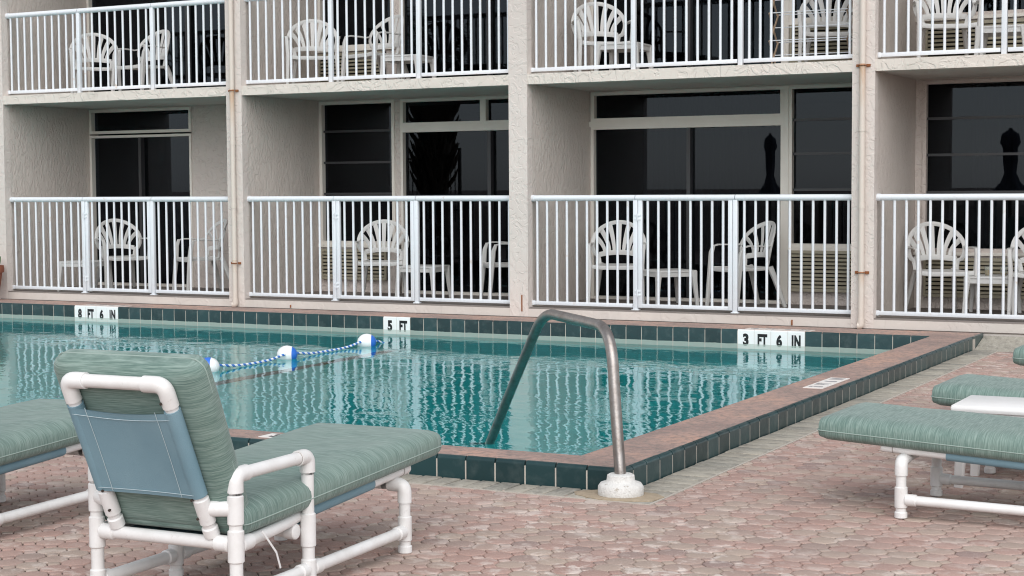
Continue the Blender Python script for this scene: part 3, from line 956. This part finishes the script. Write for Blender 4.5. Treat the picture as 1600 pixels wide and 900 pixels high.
def make_table():
    e = empty('plastic_side_table'); mt = M['plastic']
    t = MB().bbox(-.215, .215, -.215, .215, .325, .347, .009); t.build('table_top', mt, e)
    a = MB()
    for s in (-1, 1):
        a.box(-.19, .19, s*.203-.004, s*.203+.004, .285, .33); a.box(s*.203-.004, s*.203+.004, -.19, .19, .285, .33)
    a.build('apron', mt, e)
    for sx in (-1, 1):
        for sy in (-1, 1):
            MB().sweep([(.188*sx, .188*sy, .335), (.195*sx, .195*sy, .24), (.215*sx, .215*sy, 0)], [.032, .024, .016], [.032, .024, .016], ref=(1, 0, 0), n=8, sq=.45).build('leg', mt, e)
    return e

proto_c, proto_t = make_chair(), make_table()
used = {'c': False, 't': False}
def spot(kind, x, y, z, rz, lab):
    p = proto_c if kind == 'c' else proto_t
    o = p if not used[kind] else copy_tree(p)
    used[kind] = True
    o.location = (x, y, z); o.rotation_euler = (0, 0, R(rz))
    tag(o, lab, 'chair' if kind == 'c' else 'table', 'white plastic patio chairs' if kind == 'c' else 'white plastic patio tables')
spot('c', -13.00, 15.0, FLOOR, 58, 'white plastic fan-back chair on the leftmost ground patio beside the small table')
spot('c', -11.86, 15.05, FLOOR, -34, 'white plastic chair facing left on the leftmost ground patio by the downpipe')
spot('t', -13.22, 14.62, FLOOR, 8, 'small white plastic table on the leftmost ground patio')
spot('c', -9.42, 15.0, FLOOR, 27, 'white plastic chair facing the pool behind the second ground floor gate')
spot('t', -8.88, 14.95, FLOOR, 6, 'small white plastic table on the second ground patio from the left')
spot('c', -7.88, 15.0, FLOOR, -52, 'white plastic chair half hidden behind the central pier on the ground floor')
spot('c', -6.74, 15.15, FLOOR, 20, 'white plastic chair left of the gate hinge on the third ground patio')
spot('t', -6.16, 15.05, FLOOR, 48, 'small white plastic table turned cornerwise on the third ground patio')
spot('c', -5.38, 15.1, FLOOR, -38, 'white plastic chair facing left right of the gate on the third ground patio')
spot('c', -3.52, 15.1, FLOOR, 30, 'white plastic chair in full view on the ground patio at the right edge')
spot('t', -3.05, 15.08, FLOOR, 4, 'small white plastic table holding two glasses')
spot('c', -2.62, 15.1, FLOOR, 8, 'white plastic chair cut off by the right edge on the ground patio')
spot('c', -13.26, 14.9, UP, 44, 'white plastic chair facing the pool on the leftmost upper balcony')
spot('c', -12.56, 14.95, UP, -12, 'white plastic chair turned left on the leftmost upper balcony')
spot('c', -10.21, 14.9, UP, 34, 'white plastic chair against the side wall of the second upper balcony')
spot('c', -9.43, 14.95, UP, -20, 'white plastic chair turned left in front of the louvred grille on the second upper balcony')
spot('t', -9.00, 14.88, UP, 6, 'small white plastic table on the second upper balcony')
spot('c', -6.82, 14.95, UP, 36, 'white plastic chair on the third upper balcony beside a small table')
spot('t', -6.49, 14.75, UP, 4, 'small white plastic table on the third upper balcony')
spot('c', -4.58, 15.15, UP, 17, 'white plastic chair behind the wooden drying rack on an upper balcony')
spot('c', -3.45, 14.95, UP, 20, 'white plastic chair on the upper balcony at the right edge')
spot('t', -2.94, 14.92, UP, 4, 'small white plastic table on the upper balcony at the right edge')

# two drinking glasses
for q, (x, y, lab) in enumerate([(-3.07, 15.0, 'left one of two short glasses with amber drink on patio table'), (-2.94, 15.02, 'right one of two short glasses on patio table')]):
    e = empty('drinking_glass', (x, y, FLOOR+.347)); tag(e, lab, 'glass', 'glasses on the patio table')
    MB().lathe([(.028, 0), (.034, .085), (.032, .085), (.027, .006)], 16).build('tumbler', M['clear'], e)
    MB().lathe([(.0262, .007), (.030, .055 if q == 0 else .03)], 16).build('drink', M['amber'], e)

# folding drying rack
e = empty('drying_rack', (-4.58, 14.62, UP)); tag(e, 'folding wooden drying rack with white dowels on an upper balcony', 'drying rack')
for sx in (-.36, .36):
    for k in range(4):
        z0, z1 = .04+k*.25, .04+(k+1)*.25
        for d in (1, -1):
            MB().sweep([(sx+.006*d, -.11*d, z0), (sx+.006*d, .11*d, z1)], .006, .011, ref=(1, 0, 0), n=8, sq=.5).build('lath', M['wood'], e)
for k in range(5):
    for yy in (-.11, .11):
        MB().sweep([(-.36, yy, .04+k*.25), (.36, yy, .04+k*.25)], .005, n=8).build('dowel', M['rail'], e)
for k in range(4):
    MB().sweep([(-.36, 0, .165+k*.25), (.36, 0, .165+k*.25)], .005, n=8).build('dowel', M['rail'], e)
# teal sofa seen through the upper door
e = empty('teal_sofa', (-5.55, YB+.62, UP)); tag(e, 'teal sofa seen dimly through the upper balcony door', 'sofa')
MB().bbox(-.45, .45, -.35, .35, .0, .42, .04).build('seat', M['teal_cloth'], e); MB().bbox(-.45, .45, .2, .38, .40, .80, .05).build('backrest', M['teal_cloth'], e)

# terracotta pot at the left edge
e = empty('potted_plant', (-14.07, 13.98, CT)); tag(e, 'small succulent in a terracotta pot cut by the left edge', 'plant')
MB().lathe([(.09, 0), (.125, .20), (.14, .315), (.16, .32), (.165, .36), (.158, .40), (.135, .40), (.125, .36)], 28).build('pot', M['terracotta'], e)
pl = MB()
for k in range(26):
    a = random.uniform(0, 6.28); r = random.uniform(.02, .11); h = random.uniform(.06, .15); b0 = (r*math.cos(a), r*math.sin(a), .36)
    pl.sweep([b0, (b0[0]*1.15, b0[1]*1.15, .36+h*.6), (b0[0]*1.3, b0[1]*1.3, .36+h)], [.012, .014, .003], n=6)
pl.build('leaves', M['leaf'], e)

# ------------------------------------------------------------------ pvc chaise longues
TR, FR = .0212, .0262       # tube and fitting radii
def tube(mb, pts, r=TR, n=16): return mb.sweep(pts, r, n=n)
def fit(mb, a, b, r=FR, n=16):
    """a fitting collar with softened ends"""
    a, b = Vector(a), Vector(b); d = (b-a).normalized()
    return mb.sweep([a, a+d*.001, a+d*.004, b-d*.004, b-d*.001, b], [TR, r-.003, r, r, r-.003, TR], n=n)

def rounded_box(L, W, T, r, bulge=.012, nx=30, ny=16, nz=6):
    """cushion block: x length, y width, z thickness (0..T)"""
    bm = bmesh.new()
    vs = {}
    def vert(i, j, k):
        key = (i, j, k)
        if key in vs: return vs[key]
        x, y, z = (i/nx-.5)*L, (j/ny-.5)*W, (k/nz-.5)*T
        cx = max(-L/2+r, min(L/2-r, x)); cy = max(-W/2+r, min(W/2-r, y)); cz = max(-T/2+r, min(T/2-r, z))
        d = Vector((x-cx, y-cy, z-cz))
        if d.length > 1e-9: d = d.normalized()*r
        p = Vector((cx, cy, cz))+d
        f = (1-abs(2*p.x/L)**4)*(1-abs(2*p.y/W)**4)
        p.z += bulge*f*(1 if z > 0 else -.4)*(abs(z)/(T/2))
        p.z += (.0045*math.sin(p.x*9.3+p.y*5+1.1)+.003*math.sin(p.x*21+p.y*13)*math.cos(p.y*17))*(z > 0)*f
        p.y += .010*math.copysign(1, p.y)*(1-(2*z/T)**2)*abs(2*y/W)**6
        vs[key] = bm.verts.new(p+Vector((0, 0, T/2)))
        return vs[key]
    for i in range(nx):
        for j in range(ny):
            for k in (0, nz): bm.faces.new([vert(i, j, k), vert(i+1, j, k), vert(i+1, j+1, k), vert(i, j+1, k)])
    for i in range(nx):
        for k in range(nz):
            for j in (0, ny): bm.faces.new([vert(i, j, k), vert(i+1, j, k), vert(i+1, j, k+1), vert(i, j, k+1)])
    for j in range(ny):
        for k in range(nz):
            for i in (0, nx): bm.faces.new([vert(i, j, k), vert(i, j+1, k), vert(i, j+1, k+1), vert(i, j, k+1)])
    bm.verts.index_update()
    mb = MB().add([v.co[:] for v in bm.verts], [[v.index for v in f.verts] for f in bm.faces])
    bm.free(); return mb

def seam(L, W, z, r, rr=.0022):
    pts = []
    a, b = L/2+.000, W/2+.010
    for cx, cy, t0 in ((a-r, b-r, 0), (-a+r, b-r, 90), (-a+r, -b+r, 180), (a-r, -b+r, 270)):
        for q in range(5):
            t = R(t0+q*22.5); pts.append((cx+r*math.cos(t), cy+r*math.sin(t), z))
    pts.append(pts[0])
    return MB().sweep(pts, rr, n=6, cap=False)

W = .55
BACK = math.atan2(.767-.282, 1.297-1.076)     # slope of the raised back
def make_chaise(back_up=True):
    """local x: from the foot legs towards the head; y: 0 right side .. W left side (mirrored to -y later); z up"""
    e = empty('chaise_longue'); pv = M['pvc']
    for yy in (0, W):
        s = 1 if yy == 0 else -1
        # foot leg with elbow turning inwards, tee at the stretcher, flared foot
        lg = MB()
        tube(lg, round_path([(0, yy, 0), (0, yy, .255), (0, yy+s*.09, .255)], .03, 6))
        lg.sweep(round_path([(0, yy, .19), (0, yy, .255), (0, yy+s*.065, .255)], .028, 6), FR, n=16)
        fit(lg, (0, yy, .045), (0, yy, .14)); fit(lg, (0, yy, 0), (0, yy, .030), FR)
        lg.build('leg', pv, e)
        # arm posts
        for sx in (.655, 1.068):
            ps = MB(); tube(ps, [(sx, yy, 0), (sx, yy, .42)])
            fit(ps, (sx, yy, .040), (sx, yy, .115)); fit(ps, (sx, yy, 0), (sx, yy, .028), FR)
            if sx > 1: fit(ps, (sx, yy, .185), (sx, yy, .29)); fit(ps, (sx, yy, .305), (sx, yy, .40))
            else: fit(ps, (sx, yy, .155), (sx, yy, .27))
            ps.build('post', pv, e)
        ar = MB(); tube(ar, round_path([(.655, yy, .40), (.655, yy, .462), (1.068, yy, .462), (1.068, yy, .40)], .03, 6))
        ar.sweep(round_path([(.655, yy, .408), (.655, yy, .462), (.715, yy, .462)], .028, 6), FR, n=16)
        ar.sweep(round_path([(1.068, yy, .408), (1.068, yy, .462), (1.008, yy, .462)], .028, 6), FR, n=16)
        ar.build('armrest', pv, e)
        jr = MB()
        for xx_ in (.7155, 1.0065): jr.sweep([(xx_-.0012, yy, .462), (xx_+.0012, yy, .462)], TR+.0008, n=16)
        jr.build('joint_line', M['pvc_joint'], e)
        st = MB(); tube(st, [(.02, yy, .083), (.63, yy, .078)]); tube(st, [(.68, yy, .078), (1.05, yy, .078)])
        fit(st, (.018, yy, .083), (.065, yy, .0826)); fit(st, (.59, yy, .0784), (.637, yy, .078)); fit(st, (.675, yy, .078), (.715, yy, .078)); fit(st, (1.01, yy, .078), (1.05, yy, .078))
        st.build('stretcher', pv, e)
        # seat rails run just inside the legs, over the foot cross tube
        y2 = yy+s*.045
        rl = MB(); tube(rl, round_path([(-.092, y2, .302), (.60, y2, .262), (.80, yy+s*.02, .247), (1.045, yy+s*.004, .238)], .08, 5))
        fit(rl, (-.094, y2, .3022), (-.045, y2, .2995), TR+.0012); fit(rl, (.985, yy+s*.006, .240), (1.05, yy+s*.003, .238))
        rl.build('seat_rail', pv, e)
        j = MB(); j.sweep([(-.0455, y2, .2995), (-.0430, y2, .2994)], TR+.0016, n=16); j.build('joint_line', M['pvc_joint'], e)
        # back stile pivoting on a stub from the rear post
        y3 = yy+s*.088
        bs = MB(); tube(bs, [(1.068, yy+s*.01, .357), (1.108, y3, .357)])
        fit(bs, (1.072, yy+s*.016, .357), (1.104, y3-s*.006, .357), FR-.001)
        bs.build('pivot_stub', pv, e)
    # cross tubes
    cb = MB(); tube(cb, [(0, .06, .255), (0, W-.06, .255)]); cb.build('crossbar', pv, e)
    cb = MB(); tube(cb, [(1.068, .02, .243), (1.068, W-.02, .243)]); fit(cb, (1.068, .022, .243), (1.068, .075, .243)); fit(cb, (1.068, W-.075, .243), (1.068, W-.022, .243)); cb.build('crossbar', pv, e)
    cb = MB(); tube(cb, [(.70, .02, .212), (.70, W-.02, .212)]); fit(cb, (.70, .015, .212), (.70, .06, .212)); fit(cb, (.70, W-.06, .212), (.70, W-.015, .212)); cb.build('crossbar', pv, e)
    # back frame
    dx, dz = math.cos(BACK), math.sin(BACK)
    def bk(t, y): return (1.078+dx*t, y, .282+dz*t)
    L = .533; ya, yb_ = .088, W-.088
    bf = MB(); bf.sweep(round_path([bk(0, ya), bk(L, ya), bk(L, yb_), bk(0, yb_)], .035, 6), TR, n=16)
    for yy, s in ((ya, 1), (yb_, -1)):
        bf.sweep(round_path([bk(L-.075, yy), bk(L, yy), bk(L, yy+s*.075)], .032, 6), FR, n=16)
        fit(bf, bk(.03, yy), bk(.125, yy)); fit(bf, bk(-.02, yy), bk(.018, yy))
    bf.build('back_frame', pv, e)
    sc = MB()
    for y_, t in ((ya+.012, .135), (ya+.012, .06), (yb_-.012, L-.052), (yb_-.014, .13), (yb_-.014, .06)):
        p0 = Vector(bk(t, y_)); nrm = Vector((dz, 0, -dx))
        sc.sweep([p0+nrm*.018, p0+nrm*.028], .0045, n=8)
    sc.build('screw', M['screw'], e)
    # blue sling on the back: two sleeves round the stiles and a sheet between
    sl = MB(); t0, t1 = .135, L-.088; N = 12
    for yy in (ya, yb_): sl.sweep([bk(t0+(t1-t0)*i/4, yy) for i in range(5)], .0265, n=16)
    vs, fs = [], []
    for lay in (0, 1):
        for j in range(N+1):
            v = j/N
            for i in range(N+1):
                u = i/N
                sag = .022*math.sin(math.pi*u)
                t = t0+(t1-t0)*v
                if j == N: t -= .020*math.sin(math.pi*u)
                if j == 0: t -= .006*math.sin(math.pi*u)
                p = Vector(bk(t, ya+(yb_-ya)*u)); nrm = Vector((dz, 0, -dx))
                p += nrm*(.024-sag*(.5+.3*math.sin(3*v))+(-.003 if lay else 0))
                vs.append(p)
    K = (N+1)**2
    for j in range(N):
        for i in range(N):
            a = j*(N+1)+i
            fs.append((a, a+1, a+N+2, a+N+1)); fs.append((a+K, a+N+1+K, a+N+2+K, a+1+K))
    sl.add(vs, fs)
    so = sl.build('back_sling', M['sling'], e, ang=60)
    th = MB()
    nrm = Vector((dz, 0, -dx))
    for yy in (ya+.052, yb_-.052):
        u = (yy-ya)/(yb_-ya)
        th.sweep([Vector(bk(t0+(t1-t0)*q/8, yy))+nrm*(.0258-.022*math.sin(math.pi*u)*(.5+.3*math.sin(3*q/8))) for q in range(9)], .0011, n=5)
    for tt, vv in ((t0+.014, 0), (t1-.022, 1)):
        th.sweep([Vector(bk(tt-(.018*math.sin(math.pi*q/12) if vv else .005*math.sin(math.pi*q/12)), ya+(yb_-ya)*q/12))+nrm*(.0258-.022*math.sin(math.pi*q/12)*(.5+.3*math.sin(3*vv*.95))) for q in range(13)], .0011, n=5)
    th.build('stitching', M['thread'], so)
    # blue seat sling wrapped round the rails
    ss = MB()
    for yy, s in ((0, 1), (W, -1)):
        y2 = yy+s*.045
        ss.sweep([(.175, y2, .2866), (.40, y2, .2736), (.60, y2, .262)], .0250, n=16)
    ss.box(.175, .62, .045, W-.045, .268, .271)
    ss.box(.62, 1.0, .03, W-.03, .228, .232)
    ss.build('seat_sling', M['sling'], e)
    # cushions
    L1, T1 = 1.33, .104
    o = rounded_box(L1, W+.02, T1, .032, .014).build('seat_cushion', M['fabric'], e)
    o.location = (-.285+L1/2, W/2, .320-.030); o.rotation_euler = (0, R(2.9), 0)
    seam(L1, W+.02, T1*.42, .032).build('seam', M['piping'], o)
    L2, T2 = .615, .115
    cb = rounded_box(L2, W+.004, T2, .045, .012)
    cb.v = [(x_, y_*(1-.05*max(0, .12-x_)/.42), z_) for x_, y_, z_ in cb.v]
    o = cb.build('back_cushion', M['fabric'], e)
    # bottom face of the cushion rests on the front of the back frame
    nf = Vector((-dz, 0, dx))
    ctr = Vector(bk(.272, W/2))+nf*(TR+.006)
    o.location = ctr; o.rotation_euler = (0, -BACK, 0)
    sm = seam(L2, W+.004, T2*.5, .045); sm.v = [(x_, y_*(1-.05*max(0, .12-x_)/.42), z_) for x_, y_, z_ in sm.v]
    sm.build('seam', M['piping'], o)
    # loose tie
    tie = MB().sweep([(.96, W+.024, .268), (.945, W+.034, .240), (.905, W+.040, .190), (.885, W+.042, .135)], [.0045]*4, [.0018]*4, ref=(1, 0, 0), n=6)
    tie.build('tie', M['pvc'], e)
    return e

ch = make_chaise()
ANG = math.degrees(math.atan2(-math.cos(R(1.8)), math.sin(R(1.8))))
def place(o, foot_right, heading, lab):
    # foot_right is the ground point of the right-hand foot leg seen from the head end
    d = Vector((math.cos(R(heading)), math.sin(R(heading)), 0)); n = Vector((-d.y, d.x, 0))
    # local +y equals n; the left leg (seen from the head, looking to the foot) lies at -n
    o.location = Vector(foot_right) - n*W
    o.rotation_euler = (0, 0, R(heading)); tag(o, lab, 'chaise longue', 'pvc chaise longues with green cushions')
place(ch, (-3.182, 5.205, 0), ANG, 'white pvc chaise longue with raised green back cushion seen from behind')
c2 = copy_tree(ch); place(c2, (-4.75, 5.31, 0), ANG, 'green cushioned chaise longue cut off by the left edge of the picture')
c3 = copy_tree(ch); place(c3, (-1.685, 7.20, 0), -1.5, 'nearest green cushioned chaise longue at the right edge')
c4 = copy_tree(ch); place(c4, (-1.585, 8.43, 0), -1.0, 'chaise longue behind the white side table at the right edge')
c5 = copy_tree(ch); place(c5, (-1.56, 10.23, 0), 0.0, 'farthest chaise longue with only its cushion foot showing at the right edge')

c3.scale.z = .93; c4.scale.z = .95
for q in c3.children:                    # this pad has slid towards the foot end
    if q.name.startswith('seat_cushion'): q.location.x -= .075
# white resin side table between the chaises
e = empty('pool_side_table', (-1.42, 7.62, -.035)); tag(e, 'low white resin side table between the chaise longues at right', 'table')
MB().bbox(-.26, .26, -.20, .20, .375, .41, .014).build('table_top', M['table_plastic'], e)
a = MB(); a.bbox(-.235, .235, -.178, .178, .325, .378, .01); a.build('apron', M['table_plastic'], e)
for sx in (-1, 1):
    for sy in (-1, 1):
        MB().sweep([(.21*sx, .155*sy, .34), (.225*sx, .17*sy, .035)], [.028, .019], ref=(1, 0, 0), n=8, sq=.45).build('leg', M['table_plastic'], e)

# ------------------------------------------------------------------ stainless handrail
HB = Vector((-2.916, 6.583, 0)); HD = Vector((-1, 1, 0)).normalized()
e = empty('pool_handrail', HB); tag(e, 'bent stainless steel handrail rising from a white collar into the pool', 'handrail')
pts = [(0, .0), (.002, .10), (.055, .376), (.105, .60), (.20, .728), (.40, .730), (.90, .728), (1.075, .715), (1.59, .301), (1.976, -.02), (2.33, -.33)]
pts = [(0, .0), (.004, .10), (.06, .376), (.12, .733), (1.06, .737), (1.59, .301), (2.33, -.33)]
path = round_path([HD*s+Vector((0, 0, z)) for s, z in pts], .17, 12)
MB().sweep(path, .0255, n=20).build('rail', M['steel'], e)
MB().lathe([(.096, 0), (.101, .012), (.100, .048), (.090, .062), (.068, .068), (.062, .076), (.060, .096), (.050, .102), (.02, .102)], 28).build('collar', M['collar'], e)

# ------------------------------------------------------------------ float line
e = empty('float_line', (-8.06, 10.2, WZ)); tag(e, 'blue and white safety rope with round floats across the pool', 'float rope')
rp = []
fy = [10.28, 11.33, 12.56]
N = 90
for i in range(N+1):
    yy = 8.6+(13.62-8.6)*i/N
    near = min(abs(yy-q) for q in fy)
    z = .012 + .035*math.exp(-(near/.22)**2) - .10*max(0, 9.6-yy) - .25*max(0, yy-12.80)
    rp.append((.03*math.sin(yy*1.3), yy-10.2, z))
MB().sweep(rp, .0105, n=8).build('rope', M['rope'], e)
for q in fy:
    fo = empty('float', (0, q-10.2, .035), R(-62), e)
    for name, mt, a0, a1 in (('white_half', 'white_plastic', 0, 1), ('blue_half', 'blue_plastic', 1, 0)):
        prof = []
        for k in range(13):
            t = math.pi*k/12
            prof.append((.076*math.sin(t)+.0005, -.086*math.cos(t)))
        # seam at one third: the white part is the larger half, towards the near side
        cut = 8 if q > 11 else 7
        pr = prof[:cut+1] if (a0 == 0) else prof[cut:]
        o = MB().lathe(pr, 24); o.build(name, M[mt] if q > 11 else M['blue_plastic' if name == 'white_half' else 'white_plastic'], fo, rot=(R(-90), 0, 0))

# ------------------------------------------------------------------ things behind the camera that the glass reflects
def palm(loc, lab):
    e = empty('palm_tree', loc); tag(e, lab, 'tree')
    t = MB(); t.sweep([(0, 0, 0), (0, 0, 1.2), (.03, 0, 3.2)], [.28, .27, .36], n=16)
    for k in range(110):
        z = random.uniform(1.2, 3.2); a = random.uniform(0, 6.28); r = .25+.05*(z-.9)
        c, s = math.cos(a), math.sin(a)
        t.sweep([(r*c, r*s, z), ((r+.12)*c, (r+.12)*s, z+.16), ((r+.20)*c, (r+.20)*s, z+.34)], [.045, .035, .01], n=6)
    t.build('trunk', M['bark'], e)
    cr = MB()
    for k in range(34):
        a = k*2.4; el_ = random.uniform(.1, 1.3); Lf = random.uniform(1.2, 1.8)
        d = Vector((math.cos(a)*math.cos(el_), math.sin(a)*math.cos(el_), math.sin(el_)))
        sd = Vector((-math.sin(a), math.cos(a), 0)); prev = Vector((0, 0, 3.3)); pp = []
        for q in range(9):
            pp.append(prev.copy()); prev = prev+d*(Lf/8); d = (d+Vector((0, 0, -.09))).normalized()
        cr.sweep(pp, [.02]*8+[.005], n=5)
        for q in range(2, 9):
            for s in (1, -1):
                for w in (0, .5):
                    b = pp[q]*(1-w)+pp[max(0, q-1)]*w
                    tip = b+sd*(s*.45*math.sin(math.pi*(q+1)/11))+d*.22+Vector((0, 0, -.15))
                    cr.add([b, b+d*.035, tip], [(0, 1, 2)])
    cr.build('crown', M['frond'], e)
palm((-16.15, 3.7, 0), 'thick palm tree reflected in the lower glass door')
def umbrella(loc, lab, sc_=1.0):
    e = empty('closed_umbrella', loc); e.scale = (sc_, sc_, 1); tag(e, lab, 'umbrella', 'closed umbrellas reflected in the glass')
    MB().sweep([(0, 0, 0), (0, 0, 2.3)], .02, n=10).build('pole', M['iron'], e)
    MB().lathe([(.26, .0), (.26, .06), (.04, .09)], 20).build('base', M['iron'], e)
    c = MB(); c.lathe([(.015, 2.28), (.085, 2.20), (.105, 2.06), (.075, 1.97), (.075, 1.75), (.06, 1.55), (.10, 1.40), (.20, 1.24), (.22, 1.16), (.10, 1.16)], 40)
    c.v = [(x*(1+.20*math.cos(5*math.atan2(y, x)+z*1.3)), y*(1+.20*math.cos(5*math.atan2(y, x)+z*1.3)), z) for x, y, z in c.v]; c.build('canopy', M['navy'], e)
umbrella((-9.63, 3.05, 0), 'closed dark umbrella reflected in the glass right of centre')
umbrella((-5.45, 3.05, 0), 'closed dark umbrella reflected in the window at the right edge', 1.4)
e = empty('picket_fence', (-18.8, -.8, 0)); tag(e, 'dark iron picket fence reflected behind the palm', 'fence')
pk = MB().sweep([(0, 0, .6), (0, 0, 2.2)], .012, n=6).mesh('picket', M['iron'])
for i in range(12): put('picket', pk, e, (-.66+i*.11, 0, 0))
for z in (.85, 2.0): MB().box(-.7, .68, -.012, .012, z, z+.04).build('fence_rail', M['iron'], e)
MB().box(-.72, -.66, -.03, .03, .0, 2.25).build('fence_post', M['iron'], e); MB().box(.64, .70, -.03, .03, .0, 2.25).build('fence_post', M['iron'], e)
w = MB().box(-40, 20, -3.0, -2.8, -.02, .95).build('sea_wall', M['curb']); tag(w, 'low masonry sea wall reflected along the bottom of the glass', 'wall')
